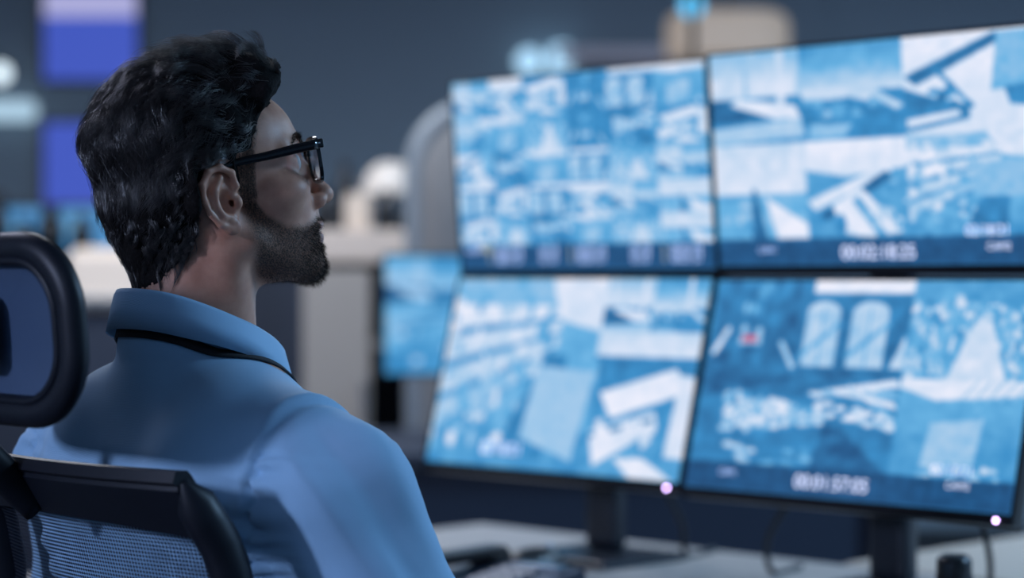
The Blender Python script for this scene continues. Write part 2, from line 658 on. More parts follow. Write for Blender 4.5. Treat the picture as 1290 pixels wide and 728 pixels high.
hf.cone((0.100, 0.0, -0.031), (0.0985, 0, -0.045), 0.004, 0.005, 0.008)
hf.ell((0.0955, 0, -0.0490), (0.0085, 0.023, 0.0055), 0.006)
hf.ell((0.0920, 0, -0.0615), (0.0090, 0.020, 0.0062), 0.006)
hf.ell((0.108, 0, -0.0551), (0.016, 0.027, 0.0014), 0.003, sub=True)
hf.both('ell', (0.0905, 0.032, 0.0205), (0.009, 0.0115, 0.0052), 0.002, sub=True)
# neck, running down into the collar
inv = HEAD_M.inverted()


def t2h(p):
    return tuple(inv @ (TORSO_M @ Vector(p)))


hf.cone((-0.018, 0, -0.020), t2h((0.042, 0, -0.06)), 0.054, 0.062, 0.022)
hf.cone((-0.060, 0, -0.035), t2h((0.024, 0, -0.05)), 0.030, 0.036, 0.030)
hf.both('cone', (-0.010, 0.052, -0.030), t2h((0.085, 0.0, -0.055)), 0.015, 0.014, k=0.02)
hf.ell(tuple(np.array(t2h((0.098, 0, 0.035)))), (0.012, 0.012, 0.014), 0.02)


def ear(s):
    def P(x, z, o):
        return (x, s * (0.0655 + o), z)
    hf.ell(P(-0.011, 0.003, 0.011), (0.019, 0.0045, 0.030), 0.004, rot=(0.0, R(-8), s * R(-22)))
    hf.ell(P(-0.004, 0.0, 0.001), (0.012, 0.010, 0.020), 0.008)
    hf.ell(P(-0.0065, -0.002, 0.0165), (0.0105, 0.0090, 0.0150), 0.003, rot=(0, R(-8), s * R(-20)), sub=True)
    hf.ell(P(0.0015, -0.003, 0.006), (0.0035, 0.012, 0.0045), 0.002, sub=True)
    hf.ell(P(-0.0195, 0.018, 0.0215), (0.0045, 0.005, 0.0120), 0.003, rot=(0, R(24), s * R(-20)), sub=True)
    helix = [P(0.0005, 0.003, 0.010), P(0.0085, 0.012, 0.010), P(0.0065, 0.026, 0.012), P(-0.005, 0.0345, 0.0155), P(-0.018, 0.0325, 0.019),
             P(-0.0275, 0.021, 0.0215), P(-0.0295, 0.006, 0.0215), P(-0.0255, -0.009, 0.019), P(-0.0175, -0.021, 0.015), P(-0.009, -0.0285, 0.0115)]
    hf.chain(helix, [0.0026, 0.003, 0.0033, 0.0035, 0.0036, 0.0035, 0.0032, 0.003, 0.0034, 0.004], 0.003)
    hf.chain([P(-0.006, 0.024, 0.0135), P(-0.0155, 0.012, 0.018), P(-0.0175, -0.003, 0.0185), P(-0.012, -0.015, 0.0155), P(-0.006, -0.017, 0.0135)], 0.0030, 0.004)
    hf.ell(P(0.0065, -0.0035, 0.009), (0.0045, 0.0045, 0.0065), 0.004)
    hf.ell(P(-0.0045, -0.0265, 0.0095), (0.0085, 0.0045, 0.0085), 0.005)


ear(1)
ear(-1)
HV, HF = hf.mesh()

# hairline: height of the hair edge as a function of x (head space)
HLX = [-0.15, -0.088, -0.070, -0.050, -0.038, -0.031, -0.014, 0.008, 0.0135, 0.022, 0.029, 0.033, 0.037, 0.046, 0.058, 0.072, 0.086, 0.12]
HLZ = [-0.068, -0.068, -0.058, -0.044, -0.030, 0.000, 0.041, 0.036, -0.006, -0.016, -0.008, 0.022, 0.050, 0.066, 0.079, 0.090, 0.100, 0.15]


def hair_edge(P):
    """Positive inside the haired scalp, roughly metres from the edge."""
    z0 = np.interp(P[:, 0], HLX, HLZ)
    return (P[:, 2] - z0) * 0.75 + 0.0028 * grid_noise(P, 130, 61) + 0.002 * grid_noise(P, 320, 62)


def beard_mask(P):
    x, y, z = P[:, 0], np.abs(P[:, 1]), P[:, 2]
    top = np.interp(x, [0.0, 0.018, 0.026, 0.036, 0.055, 0.075, 0.088, 0.100, 0.12], [-0.03, 0.004, 0.0, -0.020, -0.036, -0.040, -0.038, -0.0335, -0.0335])
    a = smoothstep(0, 0.010, top - z) * smoothstep(0.006, 0.022, x)
    bottom = np.interp(x, [0.0, 0.03, 0.06, 0.09], [-0.060, -0.090, -0.107, -0.115])
    a = a * smoothstep(-0.004, 0.014, z - bottom + 0.012)
    lips = (y < 0.0225) & (x > 0.088) & (z < -0.0445) & (z > -0.067)
    a = a * np.where(lips, 0.0, 1.0)
    return a


def lip_mask(P):
    x, y, z = P[:, 0], np.abs(P[:, 1]), P[:, 2]
    return (smoothstep(0.0245, 0.020, y) * smoothstep(0.088, 0.092, x) * smoothstep(-0.0445, -0.0465, z) * smoothstep(-0.068, -0.066, z))


stub = beard_mask(HV)
# the scalp under the hair edge is darkened by short cut hair too
stub = np.maximum(stub, smoothstep(-0.010, 0.010, hair_edge(HV)) * 0.95 * (np.abs(HV[:, 1]) < 0.0725))

# --- hands on the desk edge, coarse body under the shirt: islands of the same body mesh
def hand_field(s):
    f = Field((0.26, min(s * 0.05, s * 0.33), -0.56), (0.60, max(s * 0.05, s * 0.33), -0.36), 0.0022)

    def P(x, y, z):
        return (x - 0.035, s * (y + 0.042), z - 0.136)
    f.cone(P(0.32, 0.185, -0.295), P(0.415, 0.150, -0.305), 0.032, 0.026, 0.01)
    f.ell(P(0.455, 0.140, -0.308), (0.048, 0.040, 0.016), 0.015, rot=(0, 0, s * R(-12)))
    roots = [P(0.490, 0.108, -0.306), P(0.497, 0.128, -0.303), P(0.494, 0.148, -0.305), P(0.484, 0.166, -0.309)]
    L = [0.066, 0.074, 0.068, 0.052]
    for (r0, l) in zip(roots, L):
        a = np.array(r0)
        d1 = np.array([0.93, -0.10 * s, 0.12])
        d2 = np.array([0.86, -0.10 * s, -0.42])
        b = a + d1 * l * 0.48
        c = b + d2 * l * 0.30
        e = c + (d2 + np.array([0, 0, -0.35])) * l * 0.22
        f.chain([a, b, c, e], [0.0100, 0.0090, 0.0083, 0.0072], 0.003)
    f.chain([P(0.440, 0.110, -0.312), P(0.462, 0.086, -0.320), P(0.486, 0.078, -0.326), P(0.505, 0.080, -0.330)], [0.0135, 0.0115, 0.0100, 0.0080], 0.006)
    return f.mesh()


# --- shirt
sf = Field((-0.16, -0.40, -0.60), (0.46, 0.40, 0.09), 0.0038)
sf.ell((0.050, 0, -0.245), (0.118, 0.180, 0.215), 0.03)
sf.ell((0.075, 0, -0.43), (0.122, 0.165, 0.20), 0.06)
sf.both('cone', (0.030, 0.030, -0.082), (0.030, 0.150, -0.118), 0.044, 0.046, k=0.03)
sf.both('ell', (0.000, 0.085, -0.175), (0.070, 0.075, 0.11), 0.05)
sf.both('cone', (0.030, 0.160, -0.136), (0.038, 0.192, -0.162), 0.057, 0.060, k=0.03)
ARM = [(0.036, 0.194, -0.162), (0.060, 0.238, -0.300), (0.080, 0.250, -0.400), (0.220, 0.235, -0.425), (0.360, 0.200, -0.440)]
sf.cone((0.036, 0, -0.105), (0.026, 0, -0.030), 0.085, 0.056, 0.03)
for s_ in (1, -1):
    sf.chain([(a[0], s_ * a[1], a[2]) for a in ARM], [0.064, 0.060, 0.054, 0.047, 0.037], 0.025)
SV, SF_ = sf.mesh()
# --- fold relief worked into the shirt surface
SN = sf.grad(SV, 0.006)


def shirt_folds(V):
    x, y, z = V[:, 0], V[:, 1], V[:, 2]
    ay = np.abs(y)
    d = np.zeros(len(V))
    # armhole seam: a groove round the top of the arm with gathers on the sleeve side
    seam_y = 0.182 - 0.25 * np.clip(-0.10 - z, 0, 0.12) + 0.05 * np.clip(x, -0.1, 0.1)
    q = ay - seam_y
    on = smoothstep(-0.34, -0.28, z) * smoothstep(0.22, 0.12, x)
    d -= on * 0.0034 * np.exp(-(q / 0.0050) ** 2)
    d += on * 0.0022 * np.exp(-((q + 0.009) / 0.006) ** 2)
    on = on * smoothstep(-0.105, -0.122, z)
    gath = np.sin(z * 2 * math.pi / 0.019 + 14 * x + 2.5 * np.sin(z * 60))
    d += on * 0.0040 * gath * np.exp(-np.clip(q - 0.004, 0, 1) / 0.020) * (q > 0)
    d += on * 0.0028 * np.sin(z * 2 * math.pi / 0.026 + 2.0) * np.exp(-np.clip(-q - 0.003, 0, 1) / 0.014) * (q <= 0)
    # long drag lines running from the shoulder down the sleeve
    arm = smoothstep(0.0, 0.05, q)
    u = V @ np.array([0.45, 0.0, -0.89])
    w = V @ np.array([0.89, 0.0, 0.45]) + 0.35 * ay
    L = np.stack([w * 24, u * 5.5, y * 6], 1)
    d += arm * 0.0085 * grid_noise(L, 1.0, 3)
    L = np.stack([w * 55, u * 9, y * 14], 1)
    d += arm * 0.0038 * grid_noise(L, 1.0, 4)
    # back: soft vertical drapes and creases towards the armpit
    back = smoothstep(0.02, -0.03, q)
    L = np.stack([y * 16 + z * 5, x * 4, z * 4.0], 1)
    d += back * 0.0045 * grid_noise(L, 1.0, 5) * smoothstep(-0.03, -0.12, z)
    pull = np.abs(np.sin((z + 0.35 * ay) * 2 * math.pi / 0.060)) ** 2
    d += back * 0.0055 * (pull - 0.5) * np.exp(-np.clip(-q, 0, 1) / 0.050) * smoothstep(-0.10, -0.17, z)
    # yoke seam
    d -= 0.0013 * np.exp(-((z + 0.118 + 0.02 * ay) / 0.0032) ** 2) * (x < 0.05) * back
    # elbow creases
    d += 0.0040 * np.sin((V @ np.array([-0.6, 0, 0.8])) * 2 * math.pi / 0.035) * np.exp(-((x - 0.13) / 0.06) ** 2 - ((z + 0.36) / 0.05) ** 2)
    return d


SV = SV + SN * shirt_folds(SV)[:, None]
# open the neck: drop the faces inside the collar ring and below the waist
ctr = SV[SF_].mean(1)
keep = ~((((ctr[:, 0] - 0.048) / 0.060) ** 2 + (ctr[:, 1] / 0.058) ** 2 < 1) & (ctr[:, 2] > -0.06))
SF_ = SF_[keep]


def shirt_material():
    m = bpy.data.materials.new('light_blue_shirt_cotton')
    m.use_nodes = True
    nt = m.node_tree
    p = nt.nodes['Principled BSDF']
    tc = nt.nodes.new('ShaderNodeTexCoord')
    n = nt.nodes.new('ShaderNodeTexNoise')
    n.inputs['Scale'].default_value = 14
    n.inputs['Detail'].default_value = 4
    nt.links.new(tc.outputs['Object'], n.inputs['Vector'])
    ramp = nt.nodes.new('ShaderNodeValToRGB')
    ramp.color_ramp.elements[0].color = (0.25, 0.455, 0.65, 1)
    ramp.color_ramp.elements[1].color = (0.31, 0.515, 0.72, 1)
    nt.links.new(n.outputs['Fac'], ramp.inputs[0])
    nt.links.new(ramp.outputs[0], p.inputs['Base Color'])
    p.inputs['Roughness'].default_value = 0.75
    p.inputs['Sheen Weight'].default_value = 0.15
    w1 = nt.nodes.new('ShaderNodeTexWave')
    w1.inputs['Scale'].default_value = 320
    w1.bands_direction = 'DIAGONAL'
    nt.links.new(tc.outputs['Object'], w1.inputs['Vector'])
    n2 = nt.nodes.new('ShaderNodeTexNoise')
    n2.inputs['Scale'].default_value = 500
    nt.links.new(tc.outputs['Object'], n2.inputs['Vector'])
    ad = nt.nodes.new('ShaderNodeMath')
    nt.links.new(w1.outputs['Fac'], ad.inputs[0])
    nt.links.new(n2.outputs['Fac'], ad.inputs[1])
    b = nt.nodes.new('ShaderNodeBump')
    b.inputs['Strength'].default_value = 0.12
    b.inputs['Distance'].default_value = 0.0006
    nt.links.new(ad.outputs[0], b.inputs['Height'])
    nt.links.new(b.outputs['Normal'], p.inputs['Normal'])
    return m


M_SHIRT = shirt_material()
M_TROUSER = material('dark_trouser_wool', (0.012, 0.015, 0.025, 1), 0.85, bump=(200, 0.3))
M_SHOE = material('black_shoe_leather', (0.01, 0.01, 0.011, 1), 0.35)

# body: head and neck, hands, and the covered torso as one mesh
bf = Field((-0.12, -0.36, -0.56), (0.42, 0.36, 0.02), 0.008)
bf.ell((0.050, 0, -0.215), (0.095, 0.155, 0.20), 0.03)
bf.ell((0.070, 0, -0.42), (0.095, 0.140, 0.13), 0.06)
bf.cone((0.042, 0, -0.12), (0.042, 0, -0.04), 0.05, 0.05, 0.03)
bf.both('cone', (0.034, 0.06, -0.11), (0.045, 0.190, -0.150), 0.040, 0.044, k=0.03)
for s_ in (1, -1):
    bf.chain([(a[0], s_ * a[1], a[2]) for a in ARM], [0.046, 0.042, 0.036, 0.032, 0.026], 0.02)
BV, BF = bf.mesh()
RV, RF = hand_field(-1)
LV, LF = hand_field(1)
allV = np.vstack([xf(HEAD_M, HV), xf(TORSO_M, BV), xf(TORSO_M, RV), xf(TORSO_M, LV)])
o1, o2, o3 = len(HV), len(HV) + len(BV), len(HV) + len(BV) + len(RV)
allF = np.vstack([HF, BF + o1, RF + o2, LF + o3])
me = np_mesh('person', allV - PERSON_AT, allF)
for nm, arr in (('stubble', stub), ('lips', lip_mask(HV))):
    a_ = me.attributes.new(nm, 'FLOAT', 'POINT')
    full = np.zeros(len(allV), np.float32)
    full[:len(HV)] = arr
    a_.data.foreach_set('value', full)
person = obj('person', me, M_SKIN, loc=tuple(PERSON_AT))
tag(person, 'dark-haired bearded man in light blue shirt seated facing the wall of monitors', 'person')

shirt = wmesh('shirt', SV, SF_, M_SHIRT, person, TORSO_M)
tag(shirt, 'light blue long-sleeved cotton shirt')


# collar: stand and folded leaf
def collar():
    n = 73
    ph = np.linspace(-R(160), R(160), n)
    rows = []
    for p_ in ph:
        a = abs(p_)
        c = (1 - math.cos(a)) / 2
        zt = 0.031 - 0.082 * c ** 1.15
        leaf = 0.037 + 0.034 * float(smoothstep(R(85), R(150), np.array(a)))
        ra = 0.066 + 0.010 * c
        rb = 0.0655
        cx = 0.046 + 0.010 * c

        def pt(dr, z):
            return (cx - (ra + dr) * math.cos(p_), (rb + dr) * math.sin(p_), z)
        flare = 0.4 + 0.6 * c
        rows.append([pt(-0.004, zt - 0.045), pt(-0.0035, zt - 0.020), pt(-0.002, zt - 0.005), pt(0.000, zt - 0.0006), pt(0.0025, zt - 0.0002),
                     pt(0.0050, zt - 0.0040), pt(0.0085 + 0.002 * flare, zt - leaf * 0.45), pt(0.0125 + 0.007 * flare, zt - leaf), pt(0.0108 + 0.007 * flare, zt - leaf + 0.0005),
                     pt(0.0065 + 0.002 * flare, zt - leaf * 0.45), pt(0.0025, zt - 0.006)])
    V = np.array(rows).reshape(-1, 3)
    k = len(rows[0])
    F = []
    for i in range(n - 1):
        for j in range(k - 1):
            F.append((i * k + j, i * k + j + 1, (i + 1) * k + j + 1, (i + 1) * k + j))
    return V, np.array(F)[:, ::-1]


CV, CF = collar()
CV = CV + np.stack([grid_noise(CV, 25, 8), grid_noise(CV, 25, 9), grid_noise(CV, 25, 10)], 1) * 0.0012
collar_o = wmesh('collar', CV, CF, M_SHIRT, shirt, TORSO_M)
# seams as raised stitched lines on the shirt
def on_shirt(P, off):
    P = np.array(P, float)
    for _ in range(8):
        P = P + sf.grad(P, 0.006) * (off - sf.sample(P))[:, None]
    return P


for s_ in (-1, 1):
    bv_, bf_ = None, None
    cuff_p = [(a[0], s_ * a[1], a[2]) for a in ((0.315, 0.212, -0.4355), (0.372, 0.197, -0.441))]
    V, F, _, _ = tube_arrays(spline(cuff_p, 6), [0.043, 0.0435, 0.0435, 0.043, 0.042, 0.041], 24)
    wmesh('cuff', V, np.array(F), M_SHIRT, shirt, TORSO_M)

# --- trousers and shoes
tf = Field((-0.20, -0.26, -1.10), (0.62, 0.26, -0.40), 0.009)
tf.ell((0.07, 0, -0.53), (0.14, 0.175, 0.10), 0.04)
tf.both('cone', (0.08, 0.09, -0.55), (0.46, 0.13, -0.53), 0.085, 0.065, k=0.05)
tf.both('cone', (0.47, 0.13, -0.53), (0.42, 0.13, -0.98), 0.064, 0.050, k=0.02)
TV, TF = tf.mesh()
TM = Matrix.Translation((-0.335, 2.00, 1.095)) @ Matrix.Rotation(R(45), 4, 'Z')
wmesh('trousers', TV, TF, M_TROUSER, person, TM)
for s_ in (-1, 1):
    ff = Field((0.34, s_ * 0.13 - 0.07, -1.10), (0.66, s_ * 0.13 + 0.07, -0.94), 0.006)
    ff.ell((0.42, s_ * 0.13, -1.045), (0.055, 0.038, 0.045), 0.02)
    ff.ell((0.52, s_ * 0.13, -1.065), (0.11, 0.042, 0.032), 0.03)
    FV, FF = ff.mesh()
    FV[:, 2] = np.maximum(FV[:, 2], -1.092)
    wmesh('shoe', FV, FF, M_SHOE, person, TM)

# --- eyes
M_EYE = bpy.data.materials.new('eyeball')
M_EYE.use_nodes = True
_nt = M_EYE.node_tree
_p = _nt.nodes['Principled BSDF']
_tc = _nt.nodes.new('ShaderNodeTexCoord')
_sx = _nt.nodes.new('ShaderNodeSeparateXYZ')
_nt.links.new(_tc.outputs['Object'], _sx.inputs[0])
_cr = _nt.nodes.new('ShaderNodeValToRGB')
_cr.color_ramp.interpolation = 'LINEAR'
els = _cr.color_ramp.elements
els[0].position = 0.0
els[0].color = (0.62, 0.58, 0.56, 1)
els[1].position = 0.885
els[1].color = (0.62, 0.58, 0.56, 1)
for pos, c_ in ((0.895, (0.05, 0.03, 0.02, 1)), (0.975, (0.07, 0.04, 0.02, 1)), (0.98, (0.002, 0.002, 0.002, 1))):
    e_ = els.new(pos)
    e_.color = c_
_dv = _nt.nodes.new('ShaderNodeMath')
_dv.operation = 'DIVIDE'
_dv.inputs[1].default_value = 0.0122
_nt.links.new(_sx.outputs['X'], _dv.inputs[0])
_nt.links.new(_dv.outputs[0], _cr.inputs[0])
_nt.links.new(_cr.outputs[0], _p.inputs['Base Color'])
_p.inputs['Roughness'].default_value = 0.08
for s_ in (-1, 1):
    bm = bmesh.new()
    bmesh.ops.create_uvsphere(bm, u_segments=32, v_segments=24, radius=0.0122)
    e_ = bm_obj('eye', bm, M_EYE, person, smooth=True)
    e_.matrix_local = Matrix.Translation(Vector(-PERSON_AT)) @ HEAD_M @ Matrix.Translation((0.0780, s_ * 0.032, 0.0205)) @ Matrix.Rotation(R(6), 4, 'Y')


# --- hair
def lerp_rows(P, t):
    return P


def strands_mesh(paths, rad):
    """paths (n, k, 3), rad (n, k): three-sided tapered tubes as one vertex/face pair."""
    n, k, _ = paths.shape
    T = np.gradient(paths, axis=1)
    T /= np.linalg.norm(T, axis=2)[:, :, None] + 1e-9
    ref = np.array([0.31, 0.77, 0.55])
    N = np.cross(T, ref)
    N /= np.linalg.norm(N, axis=2)[:, :, None] + 1e-9
    B = np.cross(T, N)
    ang = np.array([0, 2 * math.pi / 3, 4 * math.pi / 3])
    V = paths[:, :, None, :] + rad[:, :, None, None] * (np.cos(ang)[None, None, :, None] * N[:, :, None] + np.sin(ang)[None, None, :, None] * B[:, :, None])
    base = (np.arange(n) * k * 3)[:, None, None]
    i = np.arange(k - 1)[None, :, None] * 3
    j = np.arange(3)[None, None, :]
    j2 = (j + 1) % 3
    F = np.stack([base + i + j, base + i + j2, base + i + 3 + j2, base + i + 3 + j], -1)
    return V.reshape(-1, 3), F.reshape(-1, 4)


def hair_height(P):
    """How far the hair mass stands off the scalp, by region (head space)."""
    x, y, z = P[:, 0], np.abs(P[:, 1]), P[:, 2]
    top = smoothstep(0.03, 0.11, z)
    h = 0.011 + 0.022 * top
    h += 0.016 * smoothstep(0.02, 0.075, x) * smoothstep(0.05, 0.10, z)
    h -= 0.012 * smoothstep(-0.02, -0.10, x) * smoothstep(0.0, 0.05, z) * smoothstep(-0.045, 0.02, z)
    h *= 0.22 + 0.78 * smoothstep(-0.07, -0.005, z)
    h *= 0.45 + 0.55 * smoothstep(0.045, 0.0, x - 0.3 * z) * 1.0 + 0.55 * smoothstep(0.0, 0.045, x - 0.3 * z) * top
    return h


def hair_flow(P):
    x, y, z = P[:, 0], P[:, 1], P[:, 2]
    back = smoothstep(0.0, -0.095, x)
    low = smoothstep(0.07, -0.02, z)
    f = np.zeros_like(P)
    f[:, 0] = -(1.0 - 0.75 * back)
    f[:, 2] = -(0.15 + 1.0 * back + 0.30 * low)
    f[:, 1] = np.sign(y) * 0.15 * (1 - back) * smoothstep(0.01, 0.05, np.abs(y)) - 0.6 * y / 0.08 * back * low
    # in front of the ear hair lies down
    side = smoothstep(0.015, 0.03, x) * smoothstep(0.05, 0.01, z)
    f[:, 0] = f[:, 0] * (1 - side) - 0.25 * side
    f[:, 2] = f[:, 2] * (1 - side) - 1.0 * side
    return f


# underlayer, a lumpy cap that closes the mass
cap = Field(hf.lo, hf.lo + 0.01, 0.0015)
cap.h = 0.003
cap.ax = [a[::2] for a in hf.ax]
sk = skull.F[::2, ::2, ::2]
X, Y, Z = np.meshgrid(*cap.ax, indexing='ij')
G = np.stack([X.ravel(), Y.ravel(), Z.ravel()], 1).astype(float)
edge = hair_edge(G)
fr_ = smoothstep(0.035, 0.055, G[:, 0]) * smoothstep(0.060, 0.085, G[:, 2])
thick = hair_height(G) * 0.72 * (smoothstep(0.0, 0.022, edge) * (1 - fr_) + smoothstep(-0.002, 0.007, edge) * fr_) + 0.0050 * grid_noise(np.stack([G[:, 0] * 60, G[:, 1] * 60, G[:, 2] * 30], 1), 1.0, 21) * smoothstep(0.005, 0.03, edge)
burn = smoothstep(0.010, 0.016, G[:, 0]) * smoothstep(0.070, 0.035, G[:, 2])
thick = thick * (1 - burn) - 0.002 * burn
thick = np.where(edge > 0, thick + 0.0004, -0.004)
# the cap follows the whole head, neck included, so it never cuts under the skin of the nape
cap.F = (np.minimum(hf.F[::2, ::2, ::2], sk) .ravel() - thick).reshape(sk.shape).astype(np.float32)
# keep the ears free
earbox = (np.abs(Y) > 0.066) & (X > -0.034) & (X < 0.014) & (Z < 0.040) & (Z > -0.04)
cap.F = np.where(earbox, np.maximum(cap.F, (sk - 0.0045)), cap.F)
cap.F = np.where((X > 0.086) & (Z < 0.118), np.maximum(cap.F, 0.002), cap.F)   # forehead stays bare
UV_, UF = cap.mesh()
c_ = UV_[UF].mean(1)
UF = UF[hair_edge(c_) > -0.004]
hair = wmesh('hair', UV_, UF, M_HAIR_BASE, person, HEAD_M)
tag(hair, 'wavy dark brown hair swept back and cut short at the nape', kind='stuff')

# root points on the scalp
tri_c = HV[HF].mean(1)
ed = hair_edge(tri_c)
cand = np.where((ed > 0.001) & ~((tri_c[:, 0] > 0.012) & (tri_c[:, 2] < 0.052)) & (np.abs(tri_c[:, 1]) < 0.0765) & (np.abs(skull.sample(tri_c)) < 0.012))[0]
bodyfield = hf


def grow(roots, length, hgt, k, wave_amp, wave_n, seed):
    rng = np.random.default_rng(seed)
    n = len(roots)
    p = roots.copy()
    ph = rng.uniform(0, 2 * math.pi, n)
    fr = wave_n * rng.uniform(0.7, 1.3, n)
    amp = wave_amp * rng.uniform(0.5, 1.4, n)
    jit = rng.normal(0, 0.22, (n, 3))
    out = [p.copy()]
    for i in range(1, k):
        t = i / (k - 1)
        nn = skull.grad(p, 0.005)
        f = hair_flow(p)
        f = f - nn * (f * nn).sum(1)[:, None]
        f /= np.linalg.norm(f, axis=1)[:, None] + 1e-9
        fw = smoothstep(0.030, 0.070, roots[:, 0]) * smoothstep(0.05, 0.09, roots[:, 2]) * float(smoothstep(0.45, 0.05, np.array(t)))
        f[:, 0] += 2.0 * fw
        f[:, 2] += 0.8 * fw
        s = np.cross(nn, f)
        f = f + s * (amp * np.cos(ph + fr * 2 * math.pi * t))[:, None] + jit
        f = f - nn * (f * nn).sum(1)[:, None]
        f /= np.linalg.norm(f, axis=1)[:, None] + 1e-9
        p = p + f * (length / (k - 1))[:, None]
        nn = skull.grad(p, 0.005)
        loc_h = hair_height(p)
        tgt = np.minimum(hgt, loc_h * 1.2) * (1 - (1 - t) ** 2.2) + 0.0012 * np.sin(ph * 3 + fr * 2 * math.pi * t)
        d = np.minimum(skull.sample(p), bodyfield.sample(p) + 0.0)
        p = p + nn * (tgt - d)[:, None] * (1.0 if i > 1 else 0.6)
        out.append(p.copy())
    return np.stack(out, 1)


def make_locks(n_locks, per, seed, layer):
    rng = np.random.default_rng(seed)
    r_i = rng.choice(cand, n_locks)
    roots = tri_c[r_i]
    hh = hair_height(roots)
    up = smoothstep(0.0, 0.09, roots[:, 2])
    length = (0.026 + 0.050 * up) * rng.uniform(0.75, 1.2, n_locks)
    length *= np.where(hair_edge(roots) < 0.010, 0.6, 1.0)
    length *= np.where((roots[:, 0] > 0.012) & (roots[:, 2] < 0.03), 0.35, 1.0)
    hgt = hh * rng.uniform(*layer, n_locks)
    k = 10
    G = grow(roots, length, hgt, k, 0.85, 1.0, seed + 1)
    T = np.gradient(G, axis=1)
    T /= np.linalg.norm(T, axis=2)[:, :, None] + 1e-9
    nn = skull.grad(G.reshape(-1, 3), 0.005).reshape(G.shape)
    S = np.cross(nn, T)
    lock_r = (0.0042 + 0.0038 * up) * rng.uniform(0.7, 1.3, n_locks)
    t = np.linspace(0, 1, k)
    prof = 0.75 + 0.35 * np.sin(np.pi * t) - 0.62 * t ** 2.2
    a = rng.normal(0, 0.52, (n_locks, per))
    b = rng.normal(0, 0.34, (n_locks, per))
    w = lock_r[:, None, None] * prof[None, None, :]
    P = G[:, None] + S[:, None] * (a[:, :, None] * w)[..., None] + nn[:, None] * (b[:, :, None] * w)[..., None]
    P += rng.normal(0, 1, (n_locks, per, 1, 3)) * 0.0010 * (t ** 1.5)[None, None, :, None]
    # strands end at slightly different lengths
    cut = rng.uniform(0.78, 1.0, (n_locks, per))
    P = P.reshape(-1, k, 3)
    cut = cut.reshape(-1)
    tt = t[None, :] * cut[:, None] * (k - 1)
    i0 = np.clip(tt.astype(int), 0, k - 2)
    fr = (tt - i0)[..., None]
    ar = np.arange(len(P))[:, None]
    P = P[ar, i0] * (1 - fr) + P[ar, i0 + 1] * fr
    rad = np.broadcast_to(0.00021 * (1 - 0.75 * t ** 2), (len(P), k))
    tone = np.repeat(np.clip(rng.normal(0.5, 0.28, n_locks), 0, 1), per) + rng.normal(0, 0.08, n_locks * per)
    return P, rad, np.clip(tone, 0, 1)


def ear_clear(P):
    """Drop strands that would lie across the ear."""
    e = (np.abs(P[:, :, 1]) > 0.060) & (P[:, :, 0] > -0.031) & (P[:, :, 0] < 0.0125) & (P[:, :, 2] < 0.034) & (P[:, :, 2] > -0.045)
    low = P[:, -1, 2] < -0.088
    brow = ((P[:, :, 0] > 0.083) & (P[:, :, 2] < 0.118)) | ((P[:, :, 0] > 0.055) & (P[:, :, 2] < np.interp(P[:, :, 0], HLX, HLZ) + 0.006) & (np.arange(P.shape[1])[None, :] > 1))
    return ~(e.any(1) | low | brow.any(1))


allP, allR, allT = [], [], []
for (nl, per, sd, lay) in ((420, 26, 31, (0.66, 1.0)), (400, 36, 57, (0.80, 1.28)), (900, 5, 91, (0.9, 1.3))):
    P, Rd, Tn = make_locks(nl, per, sd, lay)
    k_ = ear_clear(P)
    allP.append(P[k_])
    allR.append(Rd[k_])
    allT.append(Tn[k_])
P = np.concatenate(allP)
Rd = np.concatenate(allR)
V, F = strands_mesh(P, Rd)
hs = obj('hair_strands', np_mesh('hair_strands', xf(HEAD_M, V) - PERSON_AT, F), M_HAIR, hair)
_a = hs.data.attributes.new('shade', 'FLOAT', 'POINT')
_a.data.foreach_set('value', np.repeat(np.concatenate(allT), 30).astype(np.float32))
tag(hs, kind='stuff')

# --- beard, moustache, eyebrows: short hairs
vn = hf.grad(HV, 0.003)
bm_w = beard_mask(HV)


def short_hairs(idx, dirs, length, k, rad, seed, curl=0.25):
    rng = np.random.default_rng(seed)
    p0 = HV[idx] + rng.normal(0, 0.0006, (len(idx), 3))
    nrm = vn[idx]
    d = dirs + rng.normal(0, 0.22, (len(idx), 3))
    d /= np.linalg.norm(d, axis=1)[:, None]
    t = np.linspace(0, 1, k)
    L = length[:, None, None]
    P = p0[:, None] - nrm[:, None] * 0.0005 + L * (nrm[:, None] * (0.55 * t - 0.20 * t ** 2)[None, :, None] + d[:, None] * (0.35 * t + curl * t ** 2)[None, :, None])
    r_ = np.broadcast_to(rad * (1 - 0.7 * t), (len(idx), k))
    return strands_mesh(P, r_)


rng = np.random.default_rng(77)
prob = np.clip(bm_w, 0, 1) * (np.abs(skull.sample(HV)) < 0.2)
front = smoothstep(0.055, 0.085, HV[:, 0])
prob = prob * (0.45 + 0.55 * front)
ci = rng.choice(len(HV), 7500, p=prob / prob.sum())
burn_w = ((hair_edge(HV) > -0.003) & (HV[:, 0] > 0.009) & (HV[:, 0] < 0.045) & (HV[:, 2] < 0.066) & (np.abs(HV[:, 1]) < 0.078)).astype(float)
ci2 = rng.choice(len(HV), 2200, p=burn_w / burn_w.sum())
ci = np.concatenate([ci, ci2])
fl = np.zeros((len(ci), 3))
fl[:, 0] = 0.25
fl[:, 2] = -1.0
ln = (0.0030 + 0.0050 * front[ci]) * rng.uniform(0.6, 1.3, len(ci)) * np.clip(bm_w[ci], 0.4, 1)
ln[-2200:] = 0.0085 * rng.uniform(0.5, 1.4, 2200)
fl[-2200:, 0] = -0.45
V, F = short_hairs(ci, fl, ln, 4, 0.00013, 5)
bd = wmesh('beard', V, F, M_BEARD, person, HEAD_M)
tag(bd, 'short trimmed dark brown beard and moustache', kind='stuff')
